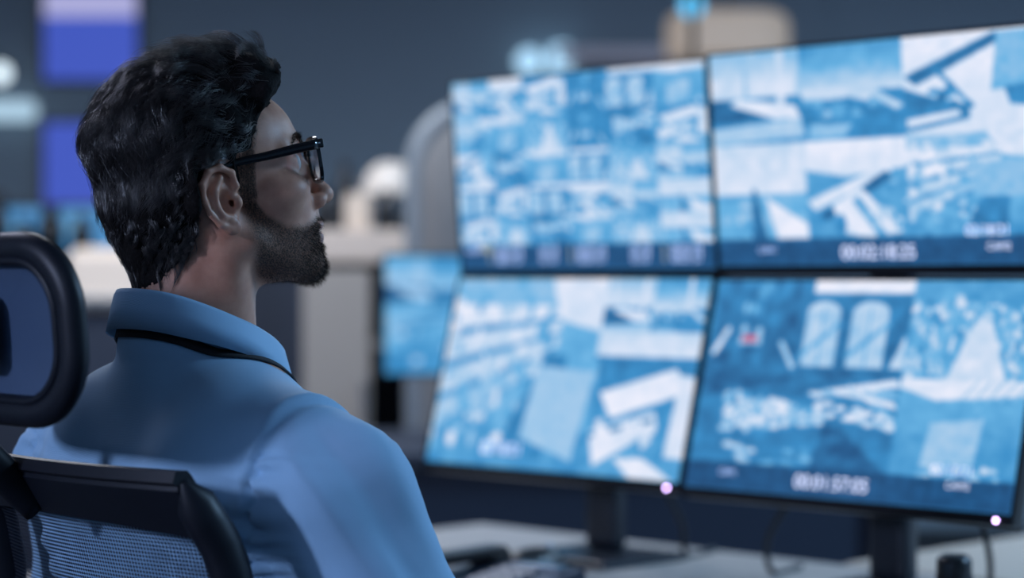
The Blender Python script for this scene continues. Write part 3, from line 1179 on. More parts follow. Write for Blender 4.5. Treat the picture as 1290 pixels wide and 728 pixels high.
for s_ in (-1, 1):
    x, y, z = HV[:, 0], HV[:, 1] * s_, HV[:, 2]
    arch = np.interp(y, [0.008, 0.025, 0.040, 0.052], [0.041, 0.0455, 0.0455, 0.040])
    ok = (y > 0.008) & (y < 0.052) & (np.abs(z - arch) < np.interp(y, [0.008, 0.03, 0.052], [0.0048, 0.004, 0.0018])) & (x > 0.055)
    idx = rng.choice(np.where(ok)[0], 420)
    fl = np.zeros((420, 3))
    fl[:, 1] = s_ * 0.9
    fl[:, 2] = 0.35
    V, F = short_hairs(idx, fl, np.full(420, 0.0075), 4, 0.00013, 9)
    wmesh('eyebrow', V, F, M_BEARD, person, HEAD_M)

# --- spectacles
M_ACETATE = material('black_acetate', (0.006, 0.006, 0.008, 1), 0.18, spec=0.6)
M_METAL = material('bright_metal', (0.75, 0.76, 0.78, 1), 0.25, 1.0)


def glass_material(name, tint, rough=0.0):
    m = bpy.data.materials.new(name)
    m.use_nodes = True
    p = m.node_tree.nodes['Principled BSDF']
    p.inputs['Base Color'].default_value = tint
    p.inputs['Roughness'].default_value = rough
    p.inputs['Transmission Weight'].default_value = 1.0
    p.inputs['IOR'].default_value = 1.2
    return m


M_LENS = glass_material('spectacle_lens', (0.96, 0.97, 1.0, 1))
gl = bpy.data.objects.new('eyeglasses', None)
gl.empty_display_size = 0.03
GL_M = HEAD_M @ Matrix.Translation((0.1065, 0, 0.018)) @ Matrix.Rotation(R(4), 4, 'Y')
gl.matrix_world = GL_M
link(gl)
tag(gl, 'black thick-rimmed eyeglasses on the face of the seated man', 'eyeglasses')


def rim_shape(w, h, grow_):
    pts = []
    for i in range(40):
        a = 2 * math.pi * i / 40
        c, s = math.cos(a), math.sin(a)
        e = 2 / 3.4
        x = (w + grow_) * abs(c) ** e * (1 if c > 0 else -1)
        z = (h + grow_) * abs(s) ** e * (1 if s > 0 else -1)
        x *= 1 + 0.07 * (z / h)
        pts.append((x, z))
    return pts


LW, LH = 0.0250, 0.0205
bm = bmesh.new()
for s_ in (-1, 1):
    cy = s_ * 0.0335
    o_ = rim_shape(LW, LH, 0.0038)
    i_ = rim_shape(LW, LH, 0.0)
    rings = []
    for (shape, dx) in ((i_, -0.0016), (i_, 0.0016), (o_, 0.0020), (o_, -0.0020)):
        ring = []
        for (yy, zz) in shape:
            wrap = -0.0035 * ((cy + s_ * yy) / 0.06) ** 2
            ring.append(bm.verts.new((dx + wrap, cy + s_ * yy, zz)))
        rings.append(ring)
    for a in range(4):
        ra, rb = rings[a], rings[(a + 1) % 4]
        for j in range(40):
            bm.faces.new((ra[j], ra[(j + 1) % 40], rb[(j + 1) % 40], rb[j]))
    add_box(bm, (-0.0040, s_ * 0.0660, 0.0155), (0.0100, 0.0075, 0.0095), 0.0015)
add_tube(bm, spline([(0.0, -0.0085, 0.006), (0.002, 0, 0.0095), (0.0, 0.0085, 0.006)], 9), 0.0024, 8)
bmesh.ops.bevel(bm, geom=[e for e in bm.edges if e.calc_face_angle(0) > 1.0], offset=0.0004, segments=1, affect='EDGES')
bm_obj('front_frame', bm, M_ACETATE, gl, smooth=False)
for s_ in (-1, 1):
    bm = bmesh.new()
    ring = [(yy, zz) for (yy, zz) in rim_shape(LW, LH, 0.0005)]
    fa = [bm.verts.new((0.0006 - 0.0035 * ((s_ * 0.0335 + s_ * a) / 0.06) ** 2, s_ * (0.0335 + a), b)) for (a, b) in ring]
    fb = [bm.verts.new((-0.0008 - 0.0035 * ((s_ * 0.0335 + s_ * a) / 0.06) ** 2, s_ * (0.0335 + a), b)) for (a, b) in ring]
    bm.faces.new(fa)
    bm.faces.new(fb[::-1])
    for j in range(40):
        bm.faces.new((fa[j], fb[j], fb[(j + 1) % 40], fa[(j + 1) % 40]))
    bm_obj('lens', bm, M_LENS, gl)
    path = spline([(-0.006, s_ * 0.0690, 0.0155), (-0.030, s_ * 0.0715, 0.0140), (-0.060, s_ * 0.0735, 0.0118), (-0.095, s_ * 0.0740, 0.0100),
                   (-0.112, s_ * 0.0735, 0.0040), (-0.128, s_ * 0.0715, -0.0120), (-0.134, s_ * 0.0705, -0.0220)], 30)
    bm = bmesh.new()
    rr = np.interp(np.linspace(0, 1, 30), [0, 0.25, 0.6, 1], [0.0054, 0.0048, 0.0034, 0.0034])
    add_tube(bm, path, rr, 10, squash=(1.0, 0.48))
    tm = bm_obj('temple', bm, M_ACETATE, gl, smooth=True)
    bm = bmesh.new()
    add_box(bm, (-0.0065, s_ * 0.0708, 0.0160), (0.0070, 0.0008, 0.0016), 0.0003)
    tag(bm_obj('hinge_plaque', bm, M_METAL, tm), 'small silver plaque on the temple')

# --- lanyard
M_STRAP = material('black_woven_strap', (0.006, 0.006, 0.009, 1), 0.8, bump=(400, 0.4))
lan = bpy.data.objects.new('lanyard', None)
lan.empty_display_size = 0.03
lan.location = TORSO_M @ Vector((0.15, 0, -0.3))
link(lan)
tag(lan, 'thin black lanyard strap round the shirt collar of the seated man', 'lanyard')
LOFF = np.array(lan.location)
ph = np.linspace(-R(150), R(150), 90)
cc = (1 - np.cos(ph)) / 2
zz = 0.031 - 0.082 * cc ** 1.15 - 0.040 + 0.004 * cc
ringp = np.stack([0.048 - (0.076 + 0.012 * cc) * np.cos(ph), 0.080 * np.sin(ph), zz], 1)
sideL = [(0.150, 0.040, -0.13), (0.172, 0.022, -0.20), (0.178, 0.006, -0.27)]
path = np.vstack([np.array([(a, -b, c) for (a, b, c) in sideL])[::-1], ringp, np.array(sideL)])
path = spline(path, 220)
path = on_shirt(path, 0.0022)
nn = sf.grad(path, 0.01)
for _ in range(6):
    path[1:-1] = (path[:-2] + 2 * path[1:-1] + path[2:]) / 4
    nn[1:-1] = (nn[:-2] + 2 * nn[1:-1] + nn[2:]) / 4
nn /= np.linalg.norm(nn, axis=1)[:, None]
tt = np.gradient(path, axis=0)
tt /= np.linalg.norm(tt, axis=1)[:, None]
ww = np.cross(nn, tt)
V = np.stack([path + ww * 0.005 - nn * 0.001, path + ww * 0.005 + nn * 0.0008, path - ww * 0.005 + nn * 0.0008, path - ww * 0.005 - nn * 0.001], 1)
m_ = len(path)
F = [(i * 4 + j, i * 4 + (j + 1) % 4, (i + 1) * 4 + (j + 1) % 4, (i + 1) * 4 + j) for i in range(m_ - 1) for j in range(4)]
obj('strap', np_mesh('strap', xf(TORSO_M, V.reshape(-1, 3)) - LOFF, np.array(F), False), M_STRAP, lan)
bp = on_shirt([(0.18, 0.0, -0.33)], 0.006)[0]
b_ = box('badge', (0, 0, 0), (0.003, 0.055, 0.085), material('white_badge_card', (0.7, 0.72, 0.75, 1), 0.4), lan, 0.001)
b_.matrix_local = Matrix.Translation(-Vector(LOFF)) @ TORSO_M @ Matrix.Translation(tuple(bp + np.array([0.004, 0, 0]))) @ Matrix.Rotation(R(6), 4, 'Y')
c_ = box('clip', (0, 0, 0.052), (0.006, 0.012, 0.020), M_METAL, lan, 0.001)
c_.matrix_local = b_.matrix_local.copy()
# ------------------------------------------------------------------ surveillance monitors
MON_W, MON_H = 0.531, 0.299
NX, NY = 320, 180


def screen_material(name, strength):
    m = bpy.data.materials.new(name)
    m.use_nodes = True
    nt = m.node_tree
    p = nt.nodes['Principled BSDF']
    at = nt.nodes.new('ShaderNodeAttribute')
    at.attribute_name = 'picture'
    p.inputs['Base Color'].default_value = (0.01, 0.01, 0.012, 1)
    p.inputs['Roughness'].default_value = 0.3
    nt.links.new(at.outputs['Color'], p.inputs['Emission Color'])
    p.inputs['Emission Strength'].default_value = strength
    return m


M_SCREEN = screen_material('lit_screen', 1.0)
M_BEZEL = material('monitor_bezel', (0.004, 0.005, 0.008, 1), 0.55, spec=0.2)
M_LED = material('power_led', (0.8, 0.8, 0.9, 1), 0.4, emit=((0.62, 0.42, 0.90, 1), 14.0))
RAMP_X = np.array([0.0, 0.15, 0.35, 0.55, 0.75, 1.0])
RAMP = np.array([srgb(18, 48, 84)[:3], srgb(34, 88, 138)[:3], srgb(58, 142, 200)[:3], srgb(104, 178, 226)[:3], srgb(178, 208, 236)[:3], srgb(236, 238, 252)[:3]])


def to_colour(lum):
    return np.stack([np.interp(lum, RAMP_X, RAMP[:, i]) for i in range(3)], -1)


class Canvas:
    """Greyscale picture in 0..1 coordinates (x right, y down) that the blue ramp colours."""
    def __init__(self, base=0.4, seed=0):
        self.x, self.y = np.meshgrid(np.linspace(0, 1, NX + 1), np.linspace(0, 1, NY + 1))
        self.L = np.full(self.x.shape, float(base))
        self.rng = np.random.default_rng(seed)
        self.clip = np.ones_like(self.L, bool)
        self.box = (0, 0, 1, 1)

    def tile(self, x0, y0, x1, y1):
        self.box = (x0, y0, x1, y1)
        self.clip = (self.x >= x0) & (self.x < x1) & (self.y >= y0) & (self.y < y1)
        return self

    def uv(self):
        x0, y0, x1, y1 = self.box
        return (self.x - x0) / (x1 - x0), (self.y - y0) / (y1 - y0)

    def put(self, mask, v, a=1.0):
        m = mask & self.clip
        v = np.broadcast_to(v, self.L.shape)
        self.L[m] = self.L[m] * (1 - a) + v[m] * a

    def grad(self, v0, v1, p=1.0):
        u, v = self.uv()
        self.put(np.ones_like(self.clip), v0 + (v1 - v0) * np.clip(v, 0, 1) ** p)

    def poly(self, pts, v, a=1.0):
        u, w = self.uv()
        ins = np.zeros_like(self.clip)
        n = len(pts)
        for i in range(n):
            (xa, ya), (xb, yb) = pts[i], pts[(i + 1) % n]
            if ya == yb:
                continue
            c = ((ya > w) != (yb > w)) & (u < (xb - xa) * (w - ya) / (yb - ya) + xa)
            ins ^= c
        self.put(ins, v, a)

    def rect(self, x0, y0, x1, y1, v, a=1.0):
        self.poly([(x0, y0), (x1, y0), (x1, y1), (x0, y1)], v, a)

    def ell(self, cx, cy, rx, ry, v, a=1.0):
        u, w = self.uv()
        self.put(((u - cx) / rx) ** 2 + ((w - cy) / ry) ** 2 < 1, v, a)

    def line(self, x0, y0, x1, y1, t, v, a=1.0):
        u, w = self.uv()
        dx, dy = x1 - x0, y1 - y0
        s = np.clip(((u - x0) * dx + (w - y0) * dy) / (dx * dx + dy * dy), 0, 1)
        self.put(np.hypot(u - x0 - s * dx, w - y0 - s * dy) < t, v, a)

    def speckle(self, x0, y0, x1, y1, n, v0, v1, s0=0.02, s1=0.06, asp=1.0):
        for _ in range(n):
            self.ell(self.rng.uniform(x0, x1), self.rng.uniform(y0, y1), self.rng.uniform(s0, s1), self.rng.uniform(s0, s1) * asp, self.rng.uniform(v0, v1))

    def noise(self, amp, sx, sy):
        u, w = self.uv()
        P = np.stack([u.ravel() * sx, w.ravel() * sy, np.full(u.size, self.rng.uniform(0, 9))], 1)
        n = grid_noise(P, 1.0, int(self.rng.integers(1, 999))).reshape(u.shape)
        self.L[self.clip] += amp * n[self.clip]


# ---- camera views, each painted into a tile
def v_street(c, dense=1.0):
    """Shopping arcade or warehouse aisle running to a vanishing point."""
    c.grad(0.62, 0.42)
    for k in range(4):
        s = 0.16 + 0.20 * k
        c.poly([(0.0, s * 0.9), (0.72, 0.14 + 0.08 * k), (0.72, 0.20 + 0.08 * k), (0.0, s * 0.9 + 0.13)], 0.92 - 0.08 * k)
        c.poly([(0.0, s * 0.9 + 0.13), (0.72, 0.20 + 0.08 * k), (0.72, 0.22 + 0.08 * k), (0.0, s * 0.9 + 0.18)], 0.40)
    c.poly([(0.62, 0.0), (1.0, 0.0), (1.0, 0.28), (0.72, 0.22)], 0.90)
    c.speckle(0.0, 0.1, 0.7, 0.9, int(60 * dense), 0.45, 0.98, 0.012, 0.04, 1.3)
    c.poly([(0.42, 0.95), (0.66, 0.40), (0.80, 0.40), (0.74, 0.95)], 0.30)
    c.noise(0.12, 14, 12)


def v_harbour(c):
    u, w = c.uv()
    c.put(np.ones_like(c.clip), np.clip(0.40 + 0.45 * np.clip(w / 0.5, 0, 1) ** 1.3 + 0.22 * (u < 0.48), 0, 0.86))
    c.rect(0, 0.50, 1, 1.0, 0.33)
    c.poly([(0, 0.5), (0.22, 0.56), (0.40, 0.72), (0.0, 0.76)], 0.18)
    c.poly([(0.15, 0.50), (0.45, 0.60), (0.48, 0.74), (0.34, 0.74), (0.10, 0.56)], 0.93)
    c.poly([(0.48, 0.50), (0.86, 0.49), (1.0, 0.68), (0.96, 0.72), (0.84, 0.56), (0.5, 0.58)], 0.80)
    c.poly([(0, 0.82), (0.48, 0.74), (0.50, 0.94), (0, 1.0)], 0.70)
    c.poly([(0.52, 0.82), (0.74, 0.84), (0.70, 0.97), (0.52, 0.97)], 0.62)
    c.rect(0.36, 0.02, 0.40, 0.58, 0.86)
    c.rect(0.18, 0.10, 0.205, 0.5, 0.68)
    c.rect(0.46, 0.0, 0.48, 0.5, 0.70)
    c.speckle(0.45, 0.55, 0.9, 0.75, 14, 0.35, 0.9, 0.015, 0.04)
    c.noise(0.06, 10, 10)


def v_sky_tower(c):
    c.grad(0.82, 1.0)
    c.rect(0, 0.52, 1, 1.0, 0.55)
    c.poly([(0.38, 1.0), (0.41, 0.48), (0.45, 0.48), (0.52, 0.86), (0.56, 1.0)], 0.20)
    c.rect(0.0, 0.55, 0.40, 0.60, 0.45)
    c.poly([(0.55, 0.56), (1.0, 0.86), (1.0, 1.0), (0.66, 1.0)], 0.97)
    c.speckle(0.0, 0.62, 0.4, 0.95, 16, 0.40, 0.75, 0.02, 0.06)
    c.noise(0.05, 9, 9)


def v_escalator(c):
    c.grad(0.97, 0.70)
    c.poly([(0, 0.30), (0.4, 0.38), (1.0, 0.30), (1.0, 1.0), (0, 1.0)], 0.42)
    c.poly([(0.0, 0.62), (0.78, 0.28), (0.86, 0.34), (0.08, 0.72)], 0.90)
    c.poly([(0.12, 0.76), (0.80, 0.33), (0.86, 0.40), (0.2, 0.82)], 0.20)
    c.poly([(0.25, 0.66), (0.55, 0.50), (0.95, 0.95), (0.62, 1.0), (0.35, 0.95)], 0.93)
    c.poly([(0.45, 0.62), (0.52, 0.58), (0.80, 1.0), (0.70, 1.0)], 0.45)
    c.ell(0.33, 0.86, 0.06, 0.10, 0.30)
    c.speckle(0.6, 0.4, 1.0, 0.9, 12, 0.35, 0.8, 0.02, 0.05)
    c.noise(0.06, 10, 10)


def v_crane(c):
    c.grad(0.96, 0.88)
    c.poly([(0, 0.40), (0.70, 0.02), (0.82, 0.06), (0.10, 0.50)], 0.22)
    c.poly([(0.72, 0.02), (1.0, 0.02), (1.0, 0.55), (0.66, 0.60)], 0.58)
    c.poly([(0, 0.52), (0.25, 0.64), (0.5, 0.72), (0.5, 0.86), (0.0, 0.98)], 0.28)
    c.line(0.25, 0.34, 0.52, 0.74, 0.02, 0.30)
    c.poly([(0.02, 0.84), (0.42, 0.76), (0.44, 0.83), (0.02, 0.92)], 0.90)
    c.poly([(0.62, 0.78), (1.0, 0.74), (1.0, 1.0), (0.84, 1.0)], 0.90)
    c.poly([(0.76, 0.56), (1.0, 0.55), (1.0, 0.78), (0.8, 0.74)], 0.32)
    c.speckle(0.1, 0.55, 0.4, 0.7, 8, 0.2, 0.5, 0.02, 0.06)
    c.noise(0.05, 9, 9)


def v_windows(c):
    c.grad(0.30, 0.24)
    c.rect(0.06, 0.0, 1.0, 0.13, 0.97)
    for (a, b) in ((0.02, 0.34), (0.46, 0.80)):
        c.ell((a + b) / 2, 0.34, (b - a) / 2, 0.12, 0.80)
        c.rect(a, 0.34, b, 0.92, 0.74)
        c.line(a, 0.80, b, 0.46, 0.025, 0.5)
        c.rect((a + b) / 2 - 0.008, 0.3, (a + b) / 2 + 0.008, 0.92, 0.48)
    c.poly([(0.86, 0.92), (0.98, 0.55), (1.0, 0.92)], 0.80)
    c.noise(0.06, 8, 8)


def v_tunnel(c):
    c.grad(0.28, 0.24)
    c.speckle(0.35, 0.05, 0.65, 0.35, 10, 0.30, 0.6, 0.03, 0.07)
    c.line(0.08, 0.80, 0.20, 0.54, 0.028, 0.90)
    c.line(0.80, 0.68, 0.94, 0.92, 0.028, 0.80)
    c.rect(0.34, 0.60, 0.58, 0.70, 0.70)
    c.ell(0.38, 0.54, 0.04, 0.05, 0.75)
    c.ell(0.54, 0.56, 0.04, 0.05, 0.75)
    c.noise(0.09, 9, 7)


def v_crowd(c):
    c.grad(0.45, 0.55)
    c.speckle(0.0, 0.15, 1.0, 1.0, 320, 0.32, 1.0, 0.010, 0.034, 1.5)
    c.poly([(0.36, 1.0), (0.52, 0.42), (0.66, 0.42), (0.82, 1.0)], 0.86)
    c.poly([(0.5, 0.0), (1.0, 0.0), (1.0, 0.28), (0.4, 0.2)], 0.42)
    c.noise(0.08, 12, 12)


def v_yard(c):
    """Car park with rows of bright vehicles either side of a lane."""
    c.grad(0.26, 0.30)
    c.poly([(0, 0.0), (0.5, 0.0), (0.40, 0.12), (0.0, 0.30)], 0.20)
    for _ in range(170):
        a, b = c.rng.uniform(0, 1), c.rng.uniform(0, 1)
        c.ell(0.14 + 0.50 * a, 0.22 + 0.16 * a + b * (0.44 - 0.30 * a), c.rng.uniform(0.010, 0.030), c.rng.uniform(0.015, 0.05), c.rng.uniform(0.45, 1.0))
    for _ in range(30):
        a = c.rng.uniform(0, 1)
        c.ell(0.62 + 0.36 * a, 0.34 + 0.10 * a + c.rng.uniform(-0.05, 0.10), 0.025, 0.03, c.rng.uniform(0.7, 1.0))
    for k in range(5):
        c.poly([(0.55 + 0.05 * k, 0.20 - 0.03 * k), (0.98, 0.02 + 0.12 * k), (1.0, 0.10 + 0.12 * k), (0.60 + 0.05 * k, 0.25 - 0.03 * k)], 0.92 if k % 2 == 0 else 0.6)
    c.poly([(0.62, 1.0), (0.66, 0.55), (0.74, 0.55), (0.98, 1.0)], 0.20)
    c.speckle(0.1, 0.8, 0.6, 1.0, 14, 0.4, 0.95, 0.015, 0.04)
    c.noise(0.07, 12, 10)


def v_hall(c):
    c.grad(0.55, 0.38)
    c.poly([(0.0, 0.0), (1.0, 0.0), (1.0, 0.14), (0.3, 0.22), (0.0, 0.10)], 0.95)
    c.poly([(0.28, 0.45), (0.70, 0.38), (0.66, 0.86), (0.24, 0.90)], 0.66)
    c.poly([(0.70, 0.55), (0.86, 0.52), (0.86, 0.80), (0.72, 0.82)], 0.42)
    for k in range(6):
        c.line(0.5 + 0.1 * k, 0.2, 0.62 + 0.1 * k, 0.0, 0.012, 0.7)
    c.speckle(0.2, 0.85, 0.95, 1.0, 12, 0.5, 0.95, 0.02, 0.05)
    c.noise(0.07, 10, 10)


def v_roofs(c):
    c.grad(0.30, 0.45)
    c.poly([(0.05, 0.28), (0.8, 0.05), (0.95, 0.25), (0.2, 0.50)], 0.96)
    c.poly([(0.0, 0.62), (0.65, 0.42), (0.70, 0.56), (0.1, 0.92)], 0.92)
    c.line(0.0, 0.66, 0.62, 0.50, 0.02, 0.2)
    c.poly([(0.85, 0.1), (1.0, 0.12), (1.0, 0.8), (0.8, 0.8)], 0.90)
    c.poly([(0.3, 0.84), (0.6, 0.82), (0.95, 1.0), (0.5, 1.0)], 0.95)
    c.speckle(0.1, 0.55, 0.7, 0.75, 10, 0.85, 1.0, 0.03, 0.06)
    c.noise(0.06, 9, 9)


def bar(c, y, v=0.10):
    c.tile(0, 0, 1, 1)
    c.rect(0, y, 1.001, 1.001, v)


def paint_many(c):
    """Wall of small views, five by five, over a status bar."""
    xs = [0.0, 0.16, 0.30, 0.47, 0.63, 0.81, 1.0]
    ys = [0.0, 0.20, 0.385, 0.56, 0.72, 0.87]
    kinds = [[v_harbour, v_escalator, v_roofs, v_tunnel, v_windows, v_hall], [v_street, v_hall, v_crowd, v_tunnel, v_yard, v_roofs],
             [v_crane, v_yard, v_hall, v_windows, v_crowd, v_harbour], [v_windows, v_roofs, v_windows, v_escalator, v_harbour, v_sky_tower],
             [v_roofs, v_crowd, v_yard, v_hall, v_crowd, v_sky_tower]]
    for j in range(5):
        for i in range(6):
            c.tile(xs[i], ys[j], xs[i + 1], ys[j + 1])
            kinds[j][i](c)
    c.tile(0, 0, 1, 1)
    c.L = np.clip(c.L * 0.84 + 0.10, 0, 1)
    bar(c, 0.87, 0.11)


def paint_port(c):
    c.tile(0, 0, 0.62, 0.43)
    v_harbour(c)
    c.tile(0.0, 0.43, 0.305, 0.875)
    v_sky_tower(c)
    c.tile(0.305, 0.43, 0.62, 0.875)
    v_escalator(c)
    c.tile(0.62, 0.0, 1.0, 0.43)
    v_crane(c)
    c.tile(0.62, 0.43, 1.0, 0.875)
    v_street(c, 1.2)
    c.poly([(0.50, 0.30), (1.0, 0.26), (1.0, 0.62), (0.5, 0.62)], 0.62)
    bar(c, 0.875, 0.12)


def paint_aisle(c):
    c.tile(0, 0, 0.64, 1.0)
    v_street(c, 1.5)
    c.poly([(0.62, 0.46), (0.98, 0.48), (0.92, 0.94), (0.58, 0.84)], 0.68)
    c.tile(0.62, 0.0, 1.0, 0.30)
    v_harbour(c)
    c.rect(0.05, 0.0, 0.09, 0.4, 0.8)
    c.rect(0.80, 0.0, 0.84, 0.5, 0.85)
    c.tile(0.62, 0.27, 1.0, 0.42)
    c.grad(0.80, 0.92)
    c.rect(0, 0.84, 1, 1, 0.30)
    c.noise(0.05, 12, 3)
    c.tile(0.64, 0.42, 1.0, 1.0)
    v_roofs(c)


def paint_station(c):
    c.tile(0, 0, 0.31, 0.44)
    v_tunnel(c)
    c.tile(0.31, 0, 0.64, 0.44)
    v_windows(c)
    c.tile(0, 0.44, 0.64, 0.87)
    v_yard(c)
    c.tile(0.64, 0, 1.0, 0.44)
    v_crowd(c)
    c.tile(0.64, 0.44, 1.0, 0.87)
    v_hall(c)
    bar(c, 0.87, 0.12)


def screen_mesh(paint, seed, tint=None):
    c = Canvas(0.3, seed)
    paint(c)
    c.tile(0, 0, 1, 1)
    c.noise(0.04, 46, 30)
    c.noise(0.03, 110, 70)
    L = c.L
    for _ in range(2):                                   # soften the drawn edges
        Lp = np.pad(L, 1, mode='edge')
        L = (Lp[:-2, 1:-1] + Lp[2:, 1:-1] + Lp[1:-1, :-2] + Lp[1:-1, 2:] + 2 * L) / 6
    rgb = to_colour(np.clip(L, 0, 1))
    if tint is not None:
        rgb = tint(c, rgb)
    xs = (np.linspace(0, 1, NX + 1) - 0.5) * MON_W
    zs = (0.5 - np.linspace(0, 1, NY + 1)) * MON_H
    X, Z = np.meshgrid(xs, zs)
    V = np.stack([X.ravel(), np.zeros(X.size), Z.ravel()], 1)
    i, j = np.meshgrid(np.arange(NX), np.arange(NY))
    a = (j * (NX + 1) + i).ravel()
    F = np.stack([a, a + NX + 1, a + NX + 2, a + 1], 1)
    me = np_mesh('screen', V, F, False)
    at = me.attributes.new('picture', 'FLOAT_COLOR', 'POINT')
    buf = np.ones((X.size, 4), np.float32)
    buf[:, :3] = rgb.reshape(-1, 3)
    at.data.foreach_set('color', buf.ravel())
    return me


def text_part(name, txt, u, v, size, mat, parent, align='CENTER', label=None):
    """Lettering shown on a screen, as flat glyphs a hair in front of the panel; u, v in 0..1 (v down)."""
    cu = bpy.data.curves.new(name, 'FONT')
    cu.body = txt
    cu.size = size
    cu.align_x = align
    cu.align_y = 'CENTER'
    o = bpy.data.objects.new(name, cu)
    COL.objects.link(o)
    dg = bpy.context.evaluated_depsgraph_get()
    me = bpy.data.meshes.new_from_object(o.evaluated_get(dg))
    bpy.data.objects.remove(o)
    me.name = name
    me.transform(Matrix.Translation(((u - 0.5) * MON_W, -0.0006, (0.5 - v) * MON_H)) @ Matrix.Rotation(R(90), 4, 'X'))
    t = obj(name, me, mat, parent)
    if label:
        t['label'] = label
    return t


M_TEXT = material('screen_lettering', (0.8, 0.8, 0.9, 1), 0.5, emit=(srgb(225, 228, 248), 1.0))
M_TEXT_DIM = material('screen_small_lettering', (0.7, 0.75, 0.9, 1), 0.5, emit=(srgb(170, 190, 232), 1.0))
M_TEXT_AMBER = material('screen_amber_mark', (0.8, 0.7, 0.4, 1), 0.5, emit=(srgb(170, 165, 110), 1.0))


def make_monitor(label, centre, yaw, tilt, paint, seed, led, tint=None):
    t = thing('monitor', label, 'monitor', centre, (R(-tilt), 0, R(-yaw)), 'monitors of the surveillance wall')
    bz = 0.0045
    chin = 0.014
    # housing: shallow tray with a stepped back
    bm = bmesh.new()
    add_box(bm, (0, 0.0135, -(chin - bz) / 2), (MON_W + 2 * bz, 0.023, MON_H + bz + chin), 0.003)
    add_box(bm, (0, 0.032, -0.01), (MON_W * 0.62, 0.020, MON_H * 0.60), 0.008)
    bm_obj('housing', bm, M_BLACK, t)
    bm = bmesh.new()
    W2, H2 = MON_W / 2, MON_H / 2
    for (cx, cz, sx, sz) in ((0, H2 + bz / 2, MON_W + 2 * bz, bz), (0, -H2 - chin / 2, MON_W + 2 * bz, chin), (-W2 - bz / 2, 0, bz, MON_H), (W2 + bz / 2, 0, bz, MON_H)):
        add_box(bm, (cx, 0.0005, cz), (sx, 0.005, sz), 0.0008, 1)
    bm_obj('bezel', bm, M_BEZEL, t)
    sc = obj('screen', screen_mesh(paint, seed, tint), M_SCREEN, t)
    if led:
        bm = bmesh.new()
        bmesh.ops.create_uvsphere(bm, u_segments=12, v_segments=8, radius=0.0026)
        tag(bm_obj('power_light', bm, M_LED, t, loc=(W2 - 0.018, -0.0025, -H2 - 0.0085), smooth=True), 'small glowing power light')
    return t, sc


def status_rows(sc):
    for (u, w) in ((0.195, 0.0), (0.36, 0.0), (0.53, 0.0), (0.72, 0.0), (0.89, 0.0)):
        for k, s in enumerate(('00:02:18', '00:01:57')):
            text_part('status_line', s if u not in (0.36, 0.72) else s[3:], u + 0.01, 0.905 + 0.045 * k, 0.0175, M_TEXT_DIM, sc)
            if u not in (0.36, 0.72):
                text_part('status_mark', 'I', u - 0.072, 0.905 + 0.045 * k, 0.017, M_TEXT_AMBER, sc)
    text_part('status_line', 'CAM', 0.055, 0.895, 0.017, M_TEXT_DIM, sc)
    text_part('status_mark', 'REC', 0.115, 0.895, 0.015, M_TEXT_AMBER, sc)


def red_mark(c, rgb):
    m = (c.x > 0.115) & (c.x < 0.165) & (c.y > 0.265) & (c.y < 0.295)
    rgb[m] = srgb(196, 110, 140)[:3]
    return rgb


CZ = CAM_Z
m1, s1 = make_monitor('upper left monitor showing a dense mosaic of small camera views', (0.098, 3.273, CZ + 0.166), 45.5, -4.9, paint_many, 3, False)
status_rows(s1)
m2, s2 = make_monitor('upper right monitor showing a harbour and crane views above a timecode', (0.476, 2.886, CZ + 0.170), 45.5, -4.9, paint_port, 4, False)
text_part('timecode', '00:02:18:25', 0.52, 0.945, 0.0262, M_TEXT, s2)
text_part('camera_number', 'CAM1', 0.165, 0.928, 0.012, M_TEXT_DIM, s2)
text_part('camera_number', 'CAM2', 0.875, 0.925, 0.0135, M_TEXT, s2)
text_part('view_caption', '02/18/21', 0.845, 0.855, 0.019, M_TEXT, s2)
m3, s3 = make_monitor('lower left monitor showing a long shopping aisle and no timecode', (0.076, 3.254, CZ - 0.142), 45.5, 14.65, paint_aisle, 5, True)
text_part('view_caption', '02/18/21', 0.31, 0.905, 0.0250, M_TEXT, s3)
m4, s4 = make_monitor('lower right monitor showing arched windows and a car park above a timecode', (0.456, 2.868, CZ - 0.145), 45.5, 14.65, paint_station, 6, True, red_mark)
text_part('timecode', '00:01:57:05', 0.475, 0.935, 0.0262, M_TEXT, s4)
text_part('camera_number', 'CAM1', 0.14, 0.918, 0.012, M_TEXT_DIM, s4)
text_part('camera_number', 'CAM2', 0.845, 0.898, 0.0135, M_TEXT, s4)
text_part('view_caption', '02/18/21', 0.825, 0.835, 0.018, M_TEXT, s4)

